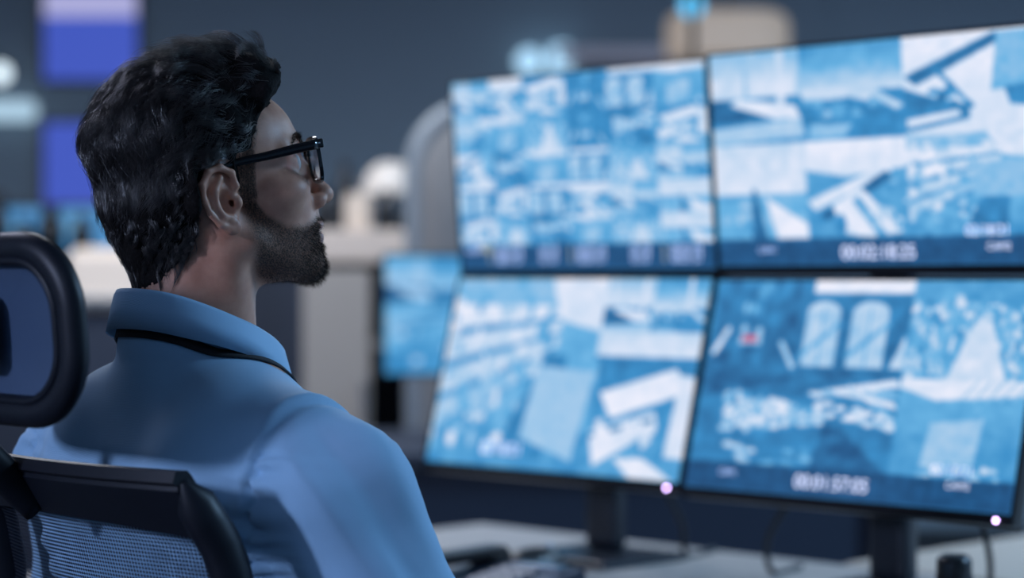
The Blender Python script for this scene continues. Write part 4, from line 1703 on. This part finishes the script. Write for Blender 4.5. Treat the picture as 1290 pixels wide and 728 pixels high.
# ---- stands: one foot and column carry the lower and the upper monitor of each side
M_STAND = material('satin_black_stand', (0.012, 0.016, 0.024, 1), 0.28)
for (lo_c, up_c, lab) in (((0.076, 3.254, CZ - 0.142), (0.098, 3.273, CZ + 0.166), 'black monitor stand with flat foot under the left pair of monitors'),
                          ((0.456, 2.868, CZ - 0.145), (0.476, 2.886, CZ + 0.170), 'black monitor stand with thick column under the right pair of monitors')):
    back = Vector((C45, C45, 0))
    base = Vector((lo_c[0], lo_c[1], 0)) + back * 0.110
    st = thing('monitor_stand', lab, 'monitor stand', (base.x, base.y, DESK_Z), (0, 0, R(-45.5)))
    bm = bmesh.new()
    add_box(bm, (0, -0.030, 0.006), (0.20, 0.19, 0.012), 0.004)
    bm_obj('foot', bm, M_STAND, st)
    bm = bmesh.new()
    add_box(bm, (-0.022, 0.012, 0.012 + 0.31), (0.066, 0.036, 0.62), 0.012, 3)
    bm_obj('column', bm, M_STAND, st)
    for nm, zc in (('lower_bracket', CZ - 0.148), ('upper_bracket', CZ + 0.165)):
        bm = bmesh.new()
        add_box(bm, (-0.012, -0.032, zc - DESK_Z), (0.040, 0.060, 0.050), 0.004)
        add_box(bm, (0, -0.058, zc - DESK_Z), (0.10, 0.010, 0.10), 0.003)
        bm_obj(nm, bm, M_STAND, st)
# ------------------------------------------------------------------ the operator's chair
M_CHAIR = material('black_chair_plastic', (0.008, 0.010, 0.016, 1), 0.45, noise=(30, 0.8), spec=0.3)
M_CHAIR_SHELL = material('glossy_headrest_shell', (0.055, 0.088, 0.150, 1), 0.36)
M_PAD = material('black_chair_fabric', (0.014, 0.015, 0.02, 1), 0.9, bump=(500, 0.5))


def chair_mesh_material():
    m = bpy.data.materials.new('open_chair_mesh')
    m.use_nodes = True
    nt = m.node_tree
    p = nt.nodes['Principled BSDF']
    p.inputs['Base Color'].default_value = (0.012, 0.015, 0.026, 1)
    p.inputs['Roughness'].default_value = 0.6
    tc = nt.nodes.new('ShaderNodeTexCoord')
    sp = nt.nodes.new('ShaderNodeSeparateXYZ')
    nt.links.new(tc.outputs['Object'], sp.inputs[0])
    ws = []
    for ax, pitch in (('Y', 0.0042), ('Z', 0.0036)):
        mu = nt.nodes.new('ShaderNodeMath')
        mu.operation = 'MULTIPLY'
        mu.inputs[1].default_value = 2 * math.pi / pitch
        nt.links.new(sp.outputs[ax], mu.inputs[0])
        si = nt.nodes.new('ShaderNodeMath')
        si.operation = 'SINE'
        nt.links.new(mu.outputs[0], si.inputs[0])
        ws.append(si)
    ad = nt.nodes.new('ShaderNodeMath')
    ad.operation = 'ADD'
    nt.links.new(ws[0].outputs[0], ad.inputs[0])
    nt.links.new(ws[1].outputs[0], ad.inputs[1])
    gt = nt.nodes.new('ShaderNodeMath')
    gt.operation = 'GREATER_THAN'
    gt.inputs[1].default_value = -0.25
    nt.links.new(ad.outputs[0], gt.inputs[0])
    tr = nt.nodes.new('ShaderNodeBsdfTransparent')
    mx = nt.nodes.new('ShaderNodeMixShader')
    nt.links.new(gt.outputs[0], mx.inputs[0])
    nt.links.new(p.outputs[0], mx.inputs[1])
    nt.links.new(tr.outputs[0], mx.inputs[2])
    nt.links.new(mx.outputs[0], nt.nodes['Material Output'].inputs[0])
    return m


M_MESH = chair_mesh_material()
chair = thing('office_chair', 'black mesh-backed office chair with headrest under the seated man', 'chair', (-0.28, 2.05, 0), (0, 0, R(41)))


def back_x(z):
    return float(np.interp(z, [0.40, 0.52, 0.62, 0.75, 0.86, 0.915, 0.98], [-0.165, -0.150, -0.140, -0.138, -0.142, -0.156, -0.196]))


def back_hw(z):
    return float(np.interp(z, [0.42, 0.60, 0.80, 0.98], [0.215, 0.225, 0.212, 0.196]))


YC = 0.0


def back_pt(s, z, off=0.0):
    """s -1..1 across, z height; the back is dished round the sitter."""
    return (back_x(z) + 0.030 * s * s + off, YC + s * back_hw(z), z - 0.014)


# frame: two side rails, broad top band, lower rail
bm = bmesh.new()
for s in (-1, 1):
    zs = np.linspace(0.44, 0.976, 30)
    add_tube(bm, [back_pt(s, z) for z in zs], np.interp(zs, [0.44, 0.955, 0.970, 0.976], [0.019, 0.019, 0.013, 0.004]), 16, squash=(1.0, 0.85))
n = 30
for (z0, z1, dep) in ((0.935, 0.985, 0.022), (0.43, 0.475, 0.02)):
    rows = []
    for i in range(n + 1):
        s = -1 + 2 * i / n
        dip = 0.016 * (1 - s * s) if z0 > 0.6 else 0.0
        a, b = z0 - 0.010 * s * s, z1
        prof = []
        for (zz, dx) in ((a, -dep / 2), (a, dep / 2), (b - 0.004, dep / 2), (b, dep / 2 - 0.004), (b, -dep / 2 + 0.006), (b - 0.010, -dep / 2), (b - 0.013, -dep / 2 + 0.003), (b - 0.017, -dep / 2)):
            x, y, z = back_pt(s, zz)
            prof.append(bm.verts.new((x + dx, y, z)))
        rows.append(prof)
    for i in range(n):
        for j in range(8):
            bm.faces.new((rows[i][j], rows[i][(j + 1) % 8], rows[i + 1][(j + 1) % 8], rows[i + 1][j]))
    bm.faces.new(rows[0])
    bm.faces.new(rows[-1][::-1])
tag(bm_obj('back_frame', bm, M_CHAIR, chair, smooth=True, sharp=38), 'black plastic frame of the backrest')
# open mesh panel stretched in the frame
ns, nz = 40, 50
V, F = [], []
for j in range(nz + 1):
    z = 0.46 + (0.945 - 0.46) * j / nz
    for i in range(ns + 1):
        s = (-1 + 2 * i / ns) * 0.97
        x, y, zz = back_pt(s, z, 0.004)
        V.append((x, y, zz))
for j in range(nz):
    for i in range(ns):
        a = j * (ns + 1) + i
        F.append((a, a + 1, a + ns + 2, a + ns + 1))
tag(obj('mesh_panel', np_mesh('mesh_panel', V, F), M_MESH, chair), 'fine open mesh stretched across the backrest')
# spine behind the back
tube('spine', spline([(0.02, YC, 0.40), (-0.10, YC, 0.41), (-0.20, YC, 0.43), (-0.205, YC, 0.48), (-0.165, YC, 0.50)], 24), 0.026, M_CHAIR, chair, 12, squash=(1.3, 0.7))

# headrest
HW, HH, HZ, HX = 0.138, 0.069, 1.088, -0.262
hr = tag(bpy.data.objects.new('headrest', None), 'glossy black headrest with a rounded rim')
link(hr, chair)
hr.location = (HX, -0.026, HZ)
hr.rotation_euler = (0, R(-5), 0)


def hr_pt(a, b, off=0.0):
    return (0.70 * a * a + off - 0.2 * b * b, a, b)


outl = rounded_outline(2 * HW, 2 * HH, 0.054, 12)
bm = bmesh.new()
add_tube(bm, [hr_pt(a, b) for (a, b) in outl], 0.0120, 12, True, squash=(1.0, 1.15))
bm_obj('rim', bm, M_CHAIR, hr, smooth=True)
inl = rounded_outline(2 * HW - 0.018, 2 * HH - 0.020, 0.046, 12)
bm = bmesh.new()
add_tube(bm, [hr_pt(a, b, -0.008) for (a, b) in inl], 0.0042, 8, True)
bm_obj('inner_bead', bm, M_CHAIR, hr, smooth=True)
bm = bmesh.new()
rings = []
for q, off in ((1.0, 0.0), (0.85, 0.004), (0.6, 0.009), (0.3, 0.011), (0.0, 0.012)):
    if q == 0:
        rings.append([bm.verts.new(hr_pt(0, 0, off))])
    else:
        rings.append([bm.verts.new(hr_pt(a * q, b * q, off)) for (a, b) in inl])
m_ = len(inl)
for ra, rb in zip(rings, rings[1:]):
    for j in range(m_):
        if len(rb) == 1:
            bm.faces.new((ra[j], ra[(j + 1) % m_], rb[0]))
        else:
            bm.faces.new((ra[j], ra[(j + 1) % m_], rb[(j + 1) % m_], rb[j]))
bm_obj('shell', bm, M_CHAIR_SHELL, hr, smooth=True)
bm = bmesh.new()
rings = []
for q, off in ((0.93, 0.008), (0.90, 0.020), (0.78, 0.027), (0.5, 0.029), (0.0, 0.028)):
    rings.append([bm.verts.new(hr_pt(0, 0, off))] if q == 0 else [bm.verts.new(hr_pt(a * q, b * q, off)) for (a, b) in outl])
for ra, rb in zip(rings, rings[1:]):
    for j in range(len(outl)):
        k2 = (j + 1) % len(outl)
        bm.faces.new((ra[j], ra[k2], rb[0]) if len(rb) == 1 else (ra[j], ra[k2], rb[k2], rb[j]))
bm_obj('cushion', bm, M_PAD, hr, smooth=True)
box('bracket', (-0.012, 0.010, 0.0), (0.030, 0.085, 0.065), M_BLACK_SOFT, hr, 0.012, seg=3, smooth=True)
tube('headrest_stem', spline([(-0.180, YC + 0.02, 0.925), (-0.212, YC + 0.02, 0.955), (-0.262, YC + 0.015, 1.005), (-0.288, YC + 0.005, 1.055), (-0.280, YC, 1.088)], 18), 0.010, M_CHAIR, chair, 10, squash=(1.6, 0.8))

# seat, arms, column and five-star base
bm = bmesh.new()
add_box(bm, (0.10, YC, 0.445), (0.50, 0.50, 0.075), 0.03, 4)
bm_obj('seat', bm, M_PAD, chair, smooth=True)
box('seat_plate', (0.08, YC, 0.395), (0.34, 0.30, 0.03), M_CHAIR, chair, 0.006)
for s in (-1, 1):
    tube('arm_post', spline([(0.06, YC + s * 0.20, 0.40), (0.05, YC + s * 0.295, 0.42), (0.04, YC + s * 0.30, 0.52), (0.04, YC + s * 0.30, 0.598)], 16), 0.017, M_CHAIR, chair, 10)
    bm = bmesh.new()
    add_box(bm, (0.06, YC + s * 0.30, 0.610), (0.25, 0.085, 0.026), 0.011, 3)
    bm_obj('armrest', bm, M_BLACK_SOFT, chair, smooth=True)
lathe('gas_column', [(0.0, 0.09), (0.030, 0.09), (0.030, 0.24), (0.018, 0.24), (0.018, 0.385), (0.0, 0.385)], M_CHAIR, chair, 20, loc=(0.06, YC, 0))
bs = bpy.data.objects.new('star_base', None)
link(bs, chair)
bs.location = (0.06, YC, 0)
for k in range(5):
    a = 2 * math.pi * k / 5 + 0.3
    c, s = math.cos(a), math.sin(a)
    tube('base_leg', spline([(0.02 * c, 0.02 * s, 0.105), (0.16 * c, 0.16 * s, 0.095), (0.30 * c, 0.30 * s, 0.070)], 8), np.linspace(0.024, 0.014, 8), M_CHAIR, bs, 8)
    bm = bmesh.new()
    r_ = bmesh.ops.create_cone(bm, cap_ends=True, segments=18, radius1=0.028, radius2=0.028, depth=0.040)
    bmesh.ops.rotate(bm, cent=(0, 0, 0), matrix=Matrix.Rotation(R(90), 3, 'X'), verts=bm.verts[:])
    bmesh.ops.rotate(bm, cent=(0, 0, 0), matrix=Matrix.Rotation(a + 0.7, 3, 'Z'), verts=bm.verts[:])
    bmesh.ops.translate(bm, vec=(0.30 * c, 0.30 * s, 0.029), verts=bm.verts[:])
    bm_obj('caster', bm, M_BLACK_SOFT, bs)
# ------------------------------------------------------------------ things on the desk
M_KEYCAP = material('grey_keycap', srgb(58, 66, 80), 0.5)
M_WHITE = material('white_plastic', srgb(205, 203, 200), 0.45, noise=(15, 0.95))
M_CREAM = material('cream_plastic', srgb(214, 200, 184), 0.5, noise=(15, 0.95))
kx = desk_pt(1.15, 0.78, DESK_Z)
kb = thing('keyboard', 'dark low keyboard lying on the pale desk in front of the monitors', 'keyboard', kx, (0, 0, R(-45)))
box('key_tray', (0, 0, 0.009), (0.43, 0.135, 0.018), M_BLACK, kb, 0.004)
bm = bmesh.new()
add_box(bm, (0, 0, 0.0035), (0.0155, 0.0155, 0.007), 0.0015, 1)
key0 = bm_obj('key', bm, M_KEYCAP, kb)
first = True
for r_ in range(6):
    for c_ in range(22):
        o = key0 if first else key0.copy()
        if not first:
            COL.objects.link(o)
            o.parent = kb
        first = False
        o.location = (-0.1995 + 0.019 * c_, 0.0475 - 0.019 * r_, 0.0175)
mx_ = desk_pt(0.515, 0.395, DESK_Z)
ms = thing('computer_mouse', 'dark rounded computer mouse on the desk beside the telephone', 'mouse', mx_, (0, 0, R(-50)))
mf = Field((-0.05, -0.075, -0.01), (0.05, 0.075, 0.06), 0.0025)
mf.ell((0, 0, 0.010), (0.032, 0.056, 0.028), 0.004)
MV, MF_ = mf.mesh()
MV[:, 2] = np.maximum(MV[:, 2], 0.0)
obj('shell', np_mesh('shell', MV, MF_), M_BLACK, ms)
tube('scroll_wheel', [(math.cos(a) * 0.009 * 0 , 0.028 + 0.008 * math.cos(a), 0.031 + 0.008 * math.sin(a)) for a in np.linspace(0, 2 * math.pi, 17)[:-1]], 0.003, M_STEEL, ms, 8, True)
ph_ = thing('desk_phone', 'low grey desk telephone with handset beside the sleeve of the man', 'telephone', desk_pt(0.66, 0.62, DESK_Z), (0, 0, R(-38)))
M_PHONE = material('blue_grey_plastic', srgb(70, 84, 104), 0.4)
bm = bmesh.new()
v_ = add_box(bm, (0, 0, 0.020), (0.19, 0.17, 0.040), 0.006)
for v in bm.verts:
    if v.co.z > 0.02 and v.co.y < 0:
        v.co.z -= 0.016
bm_obj('base', bm, M_PHONE, ph_)
bm = bmesh.new()
add_box(bm, (-0.065, 0, 0.052), (0.042, 0.19, 0.018), 0.008, 3)
add_box(bm, (-0.065, 0.075, 0.042), (0.048, 0.050, 0.026), 0.010, 3)
add_box(bm, (-0.065, -0.075, 0.036), (0.048, 0.050, 0.026), 0.010, 3)
bm_obj('handset', bm, M_BLACK, ph_)
for r_ in range(4):
    for c_ in range(3):
        box('button', (0.005 + 0.022 * c_, 0.02 - 0.022 * r_, 0.037 - 0.0022 * r_), (0.015, 0.013, 0.010), M_WHITE, ph_, 0.002)
box('display', (0.035, 0.060, 0.040), (0.085, 0.030, 0.006), material('phone_display', (0.2, 0.25, 0.3, 1), 0.2), ph_, 0.001)

# small black flask at the lower right, and cables of the monitors
lathe_prof = [(0.0, 0.0), (0.0205, 0.0), (0.0215, 0.003), (0.0215, 0.085), (0.0205, 0.094), (0.0150, 0.0985), (0.0, 0.0990)]
fl_ = thing('black_canister', 'small black rounded-top canister on the desk at the lower right', 'canister', (0.535, 2.600, DESK_Z))
lathe('body', lathe_prof, M_BLACK, fl_, 28)
lathe('lid_ring', [(0.0219, 0.068), (0.0224, 0.070), (0.0224, 0.073), (0.0219, 0.075)], M_BLACK_SOFT, fl_, 28)
M_CABLE = material('black_cable', (0.008, 0.009, 0.012, 1), 0.5)
for (a, b, lab) in (((0.40, 3.02), (0.37, 3.10), 'black cable hanging behind the lower right monitor, left of its column'),
                    ((0.60, 2.82), (0.64, 2.88), 'black cable hanging behind the lower right monitor, right of its column'),
                    ((0.20, 3.24), (0.26, 3.30), 'black cable dropping between the two lower monitors')):
    o = tube('monitor_cable', spline([(a[0], a[1], 0.95), (a[0] + 0.01, a[1] + 0.01, 0.86), (b[0], b[1], 0.76), (b[0] + 0.01, b[1] + 0.03, DESK_Z + 0.005), (b[0] + 0.06, b[1] + 0.10, DESK_Z + 0.005)], 26), 0.0045, M_CABLE, None, 8)
    tag(o, lab, 'cable', 'cables behind the monitors')

# ------------------------------------------------------------------ far end of the room
def emis(name, c, s):
    return material(name, (0.02, 0.02, 0.02, 1), 0.5, emit=(c, s))


M_BLUE = emis('blue_display_glow', srgb(70, 94, 206), 0.82)
M_BLUE_PALE = emis('pale_display_band', srgb(178, 178, 226), 0.9)
M_LAMP_WHITE = emis('lamp_glass_white', (0.75, 0.90, 1.0, 1), 1.6)
M_CYAN = emis('cyan_signal_glass', (0.10, 0.55, 0.95, 1), 1.3)

# two wall displays, one above the other
for (z0, z1, lab, bands) in ((1.965, 2.365, 'upper blue wall display with a pale band across its top', True), (1.43, 1.785, 'lower plain blue wall display on the far wall', False)):
    d = thing('wall_display', lab, 'display', (-1.755, 8.998, (z0 + z1) / 2), (0, 0, 0), 'blue displays on the far wall')
    w, h = 0.385, z1 - z0
    box('casing', (0, -0.022, 0), (w + 0.03, 0.04, h + 0.03), M_BLACK, d, 0.006)
    box('screen', (0, -0.0435, 0), (w, 0.004, h), M_BLUE, d)
    if bands:
        box('header_band', (0, -0.0465, h / 2 - 0.085), (w, 0.003, 0.105), M_BLUE_PALE, d)

# lamps on the far wall
wl = thing('wall_lamp', 'small round white wall lamp at the upper left edge', 'lamp', (-2.135, 8.998, 1.995))
lathe('glass', [(0.0, 0.0), (0.040, 0.0), (0.040, 0.020), (0.028, 0.040), (0.0, 0.046)], M_LAMP_WHITE, wl, 20, rot=(R(90), 0, 0))
lathe('mount', [(0.0, -0.002), (0.050, -0.002), (0.050, 0.012), (0.0, 0.012)], M_STEEL, wl, 20, rot=(R(90), 0, 0))
wl = thing('wall_lamp', 'wide white bar lamp on the far wall at the left edge', 'lamp', (-2.10, 8.998, 1.835))
box('mount', (0, -0.015, 0), (0.26, 0.03, 0.05), M_STEEL, wl, 0.004)
tube('glass', [(-0.12, -0.06, 0), (-0.10, -0.062, 0), (0.10, -0.062, 0), (0.12, -0.06, 0)], [0.030, 0.042, 0.042, 0.030], emis('bar_lamp_glass', (0.55, 0.80, 1.0, 1), 0.8), wl, 14)
for (x, z, r_, lab) in ((0.070, 2.035, 0.055, 'left globe of the two pale globe lamps above the upper left monitor'), (0.205, 2.045, 0.065, 'right globe of the two pale globe lamps above the upper left monitor')):
    g = thing('globe_lamp', lab, 'lamp', (x, 8.998, z), group='globe lamps on the far wall')
    bm = bmesh.new()
    bmesh.ops.create_uvsphere(bm, u_segments=20, v_segments=12, radius=r_)
    bm_obj('globe', bm, emis('globe_glass', (0.42, 0.70, 0.95, 1), 1.2), g, loc=(0, -0.10, 0), smooth=True)
    tube('arm', [(0, 0, -0.02), (0, -0.05, -0.03), (0, -0.10, -r_)], 0.008, M_STEEL, g)
    lathe('mount', [(0.0, 0.0), (0.03, 0.0), (0.03, 0.012), (0.0, 0.012)], M_STEEL, g, 16, loc=(0, 0, -0.02), rot=(R(90), 0, 0))

# shelf with pale edge and large lamp shade above the monitors
sh = thing('wall_shelf', 'pale shelf on the far wall beside the beige lamp shade', 'shelf', (0.45, 8.998, 2.055))
box('board', (0, -0.11, 0), (0.52, 0.22, 0.055), material('pale_shelf', srgb(240, 228, 232), 0.5), sh, 0.004)
for sx in (-0.2, 0.2):
    box('bracket', (sx, -0.07, -0.055), (0.02, 0.14, 0.05), M_STEEL, sh, 0.002)
pl = thing('pendant_lamp', 'large beige pendant lamp shade hanging above the monitors', 'lamp', (0.80, 8.0, 2.02))
M_SHADE = material('beige_lamp_fabric', srgb(205, 190, 175), 0.8, emit=(srgb(196, 178, 160), 0.42))
bm = bmesh.new()
for k_, (q, z_) in enumerate(((1.0, 0.0), (1.0, 0.07), (0.94, 0.105), (0.80, 0.125))):
    pass
rings = []
for (q, z_) in ((0.98, -0.06), (1.0, -0.05), (1.0, 0.055), (0.95, 0.085), (0.82, 0.105), (0.3, 0.11)):
    rings.append([bm.verts.new((a * q, b * q, z_)) for (a, b) in rounded_outline(0.46, 0.30, 0.145, 8)])
for ra, rb in zip(rings, rings[1:]):
    for j in range(len(ra)):
        bm.faces.new((ra[j], ra[(j + 1) % len(ra)], rb[(j + 1) % len(ra)], rb[j]))
bm.faces.new(rings[-1])
bm.faces.new(rings[0][::-1])
bm_obj('shade', bm, M_SHADE, pl, smooth=True)
tube('cord', [(0, 0, 0.10), (0, 0, 0.4), (0, 0, CEIL_Z - 2.02)], 0.006, M_BLACK_SOFT, pl, 8)
# dark pole with a cyan signal light
po = thing('signal_pole', 'thin dark pole with a cyan signal light behind the upper monitors', 'pole', (0.487, 5.78, 0))
lathe('pole', [(0.0, 0.0), (0.11, 0.0), (0.11, 0.015), (0.010, 0.03), (0.009, 2.02), (0.0, 2.02)], M_BLACK, po, 16)
bm = bmesh.new()
bmesh.ops.create_uvsphere(bm, u_segments=20, v_segments=12, radius=0.033)
tag(bm_obj('signal_light', bm, M_CYAN, po, loc=(0, 0.045, 1.872), smooth=True), 'round cyan signal light')

# pale cabinet with things on top
cb = thing('storage_cabinet', 'pale tall cabinet with a dark niche beyond the man', 'cabinet', (-0.42, 6.15, 0))
M_PALE = material('pale_cabinet_board', srgb(156, 152, 146), 0.6, noise=(4, 0.92))
box('top', (0, 0, 1.225), (0.34, 0.42, 0.09), material('cream_cabinet_top', srgb(204, 192, 180), 0.6, noise=(5, 0.9)), cb, 0.006)
box('side_panel', (-0.150, 0, 0.59), (0.02, 0.38, 1.18), M_PALE, cb)
box('side_panel', (0.150, 0, 0.59), (0.02, 0.38, 1.18), M_PALE, cb)
box('back_panel', (0, 0.18, 0.59), (0.28, 0.02, 1.18), M_PANEL, cb)
dr = box('door', (-0.060, -0.195, 0.60), (0.175, 0.018, 1.12), M_PALE, cb, 0.003)
box('handle', (0.010, -0.212, 0.80), (0.012, 0.018, 0.12), M_STEEL, dr, 0.003)
box('shelf', (0, 0, 0.95), (0.28, 0.34, 0.018), M_PALE, cb)
box('shelf', (0, 0, 0.55), (0.28, 0.34, 0.018), M_PALE, cb)
box('plinth', (0, 0, 0.03), (0.28, 0.34, 0.06), M_PANEL, cb)
tl = thing('table_lamp', 'table lamp with white dome shade on the pale cabinet', 'lamp', (-0.345, 6.10, 1.27))
lathe('foot', [(0.0, 0.0), (0.045, 0.0), (0.045, 0.010), (0.010, 0.018), (0.0, 0.018)], M_STEEL, tl, 20)
tube('stem', [(0, 0, 0.01), (0, 0, 0.06), (0, 0, 0.12)], 0.006, M_STEEL, tl, 8)
lathe('shade', [(0.082, 0.105), (0.080, 0.130), (0.066, 0.165), (0.040, 0.190), (0.0, 0.198), (0.0, 0.190), (0.036, 0.184), (0.062, 0.160), (0.076, 0.128), (0.079, 0.105)],
      material('white_dome_shade', srgb(200, 194, 186), 0.5, emit=(srgb(226, 214, 200), 0.12)), tl, 28)
cn = thing('cream_canister', 'square cream canister on the pale cabinet below the lamp', 'canister', (-0.432, 6.05, 1.27))
box('body', (0, 0, 0.044), (0.074, 0.074, 0.088), M_CREAM, cn, 0.008)
box('lid', (0, 0, 0.095), (0.066, 0.066, 0.016), M_CREAM, cn, 0.004)
for (x, y, h, r_, lab) in ((-0.480, 6.20, 0.20, 0.026, 'tall dark bottle on the pale cabinet left of the canister'), (-0.530, 6.10, 0.12, 0.024, 'short dark bottle on the left end of the pale cabinet'),
                           (-0.350, 5.98, 0.11, 0.026, 'short dark bottle below the white lamp shade'), (-0.292, 6.05, 0.085, 0.026, 'squat dark jar on the right end of the pale cabinet')):
    o = thing('bottle', lab, 'bottle', (x, y, 1.27), group='dark bottles on the cabinet')
    lathe('body', [(0.0, 0.0), (r_, 0.0), (r_, h * 0.68), (r_ * 0.5, h * 0.80), (r_ * 0.45, h * 0.92), (0.0, h * 0.92)], M_BLACK, o, 18)
    lathe('cap', [(r_ * 0.5, h * 0.90), (r_ * 0.55, h * 0.91), (r_ * 0.55, h), (0.0, h)], M_BLACK_SOFT, o, 18)


# far workstation: dark desk and a blue screen seen beside the surveillance wall
fd = thing('far_desk', 'dark desk beyond the left monitors', 'desk', (0.10, 5.10, 0))
box('desk_top', (0, 0, 0.735), (1.5, 0.75, 0.03), M_PANEL, fd, 0.004)
for sx in (-0.72, 0.72):
    box('leg_panel', (sx, 0, 0.36), (0.04, 0.68, 0.72), M_PANEL, fd, 0.003)
box('modesty_panel', (0, -0.30, 0.46), (1.40, 0.02, 0.50), M_PANEL, fd, 0.002)
fm = thing('far_monitor', 'blurred blue monitor on the dark desk left of the surveillance wall', 'monitor', (-0.075, 5.00, 0.75), (0, 0, R(8)))
box('housing', (0, 0.018, 0.30), (0.45, 0.03, 0.285), M_BLACK, fm, 0.004)


def paint_far(c):
    v_street(c, 1.4)
    c.tile(0.0, 0.0, 0.5, 0.5)
    v_harbour(c)
    c.tile(0.5, 0.0, 1.0, 0.5)
    v_hall(c)
    c.tile(0, 0, 1, 1)
    c.L = np.clip(c.L * 0.75 + 0.02, 0, 1)


o = obj('screen', screen_mesh(paint_far, 12), M_SCREEN, fm, loc=(0, 0.0015, 0.30))
o.scale = (0.44 / MON_W, 1, 0.272 / MON_H)
box('column', (0, 0.05, 0.10), (0.05, 0.03, 0.20), M_STAND, fm, 0.006)
box('foot', (0, 0.04, 0.006), (0.22, 0.16, 0.012), M_STAND, fm, 0.003)


def far_chair(label, loc, rz, w, zt, mat, shell):
    t = thing('far_chair', label, 'chair', loc, (0, 0, rz), 'chairs at the far desks')
    outl = [(a, b) for (a, b) in rounded_outline(w, zt - 0.52, w * 0.46, 10)]
    zc = (zt + 0.52) / 2
    tube('back_rim', [(a, 0.22 * a * a, zc + b) for (a, b) in outl], 0.028, shell, t, 10, True)
    bm = bmesh.new()
    rings = []
    for q, off in ((1.0, 0.01), (0.9, 0.035), (0.5, 0.045), (0.0, 0.045)):
        rings.append([bm.verts.new((0, off, zc))] if q == 0 else [bm.verts.new((a * q, 0.22 * a * a * q * q + off, zc + b * q)) for (a, b) in outl])
    for ra, rb in zip(rings, rings[1:]):
        for j in range(len(outl)):
            k2 = (j + 1) % len(outl)
            bm.faces.new((ra[j], ra[k2], rb[0]) if len(rb) == 1 else (ra[j], ra[k2], rb[k2], rb[j]))
    bm_obj('back_pad', bm, mat, t, smooth=True)
    box('seat', (0, 0.28, 0.47), (w * 1.2, 0.46, 0.09), mat, t, 0.03, seg=3, smooth=True)
    lathe('column', [(0.0, 0.06), (0.03, 0.06), (0.03, 0.43), (0.0, 0.43)], M_BLACK, t, 12, loc=(0, 0.26, 0))
    for k in range(5):
        a = 2 * math.pi * k / 5
        tube('base_leg', [(0, 0.26, 0.08), (0.14 * math.cos(a), 0.26 + 0.14 * math.sin(a), 0.07), (0.28 * math.cos(a), 0.26 + 0.28 * math.sin(a), 0.025)], [0.022, 0.02, 0.022], M_BLACK, t, 8)
    return t


M_GREY_PAD = material('grey_chair_pad', srgb(112, 112, 112), 0.8)
M_GREY_SHELL = material('grey_chair_shell', srgb(120, 128, 134), 0.5)
far_chair('grey high-backed chair half hidden behind the upper left monitor', (-0.085, 5.62, 0), R(190), 0.34, 1.575, M_GREY_PAD, M_GREY_SHELL)
# console with a long blue strip display at the left
co = thing('console', 'grey console with long bright blue strip display behind the chairs', 'console', (-1.50, 6.75, 0))
box('body', (0, 0.0, 0.60), (0.90, 0.35, 1.20), M_PANEL, co, 0.01)
box('strip_display', (0, -0.155, 1.285), (0.86, 0.03, 0.135), emis('strip_display_glow', srgb(70, 142, 200), 0.9), co, 0.004)
for k in range(5):
    box('display_item', (-0.34 + 0.17 * k, -0.172, 1.275 + 0.02 * (k % 2)), (0.055, 0.004, 0.06), emis('strip_item_glow', srgb(120, 180, 220), 0.9), co)
box('ledge', (0, -0.24, 1.185), (0.90, 0.18, 0.02), M_PANEL, co, 0.004)
box('display_back', (0, -0.125, 1.285), (0.90, 0.03, 0.165), M_BLACK, co, 0.004)
for (x, h, r_, lab) in ((-1.56, 0.20, 0.040, 'tallest dark flask on the console ledge, at the left picture edge'), (-1.475, 0.12, 0.032, 'short dark flask on the console ledge between two taller ones'),
                      (-1.395, 0.165, 0.042, 'wide dark flask on the console ledge below the blue wall display'), (-1.30, 0.13, 0.034, 'dark flask on the console ledge nearest the man')):
    o = thing('flask', lab, 'flask', (x, 6.50, 1.195), group='dark flasks on the console ledge')
    lathe('body', [(0.0, 0.0), (r_, 0.0), (r_, h * 0.62), (r_ * 0.6, h * 0.80), (0.0, h * 0.80)], M_BLACK, o, 18)
    lathe('cap', [(r_ * 0.55, h * 0.78), (r_ * 0.62, h * 0.80), (r_ * 0.62, h), (0.0, h)], M_BLACK_SOFT, o, 18)
pa = thing('partition', 'low dark partition screen beyond the neck of the man', 'partition', (-0.80, 6.6, 0))
box('panel', (0, 0, 0.60), (0.40, 0.04, 1.10), M_PANEL, pa, 0.004)
box('cap_rail', (0, 0, 1.16), (0.42, 0.06, 0.03), M_BLACK, pa, 0.004)
for sx in (-0.17, 0.17):
    box('foot', (sx, 0, 0.025), (0.04, 0.30, 0.05), M_BLACK, pa, 0.004)
pr = thing('printer', 'cream desktop printer standing beyond the headrest', 'printer', (-1.10, 6.05, 0))
box('pedestal', (0, 0, 0.52), (0.26, 0.34, 1.04), M_PANEL, pr, 0.006)
box('case', (0, 0, 1.125), (0.24, 0.32, 0.16), material('cream_printer_case', srgb(230, 214, 196), 0.5, noise=(8, 0.95)), pr, 0.012)
box('paper_tray', (0, -0.17, 1.075), (0.18, 0.06, 0.02), M_GREY_SHELL, pr, 0.004)
box('lid', (0, 0.02, 1.212), (0.22, 0.26, 0.018), M_CREAM, pr, 0.005)
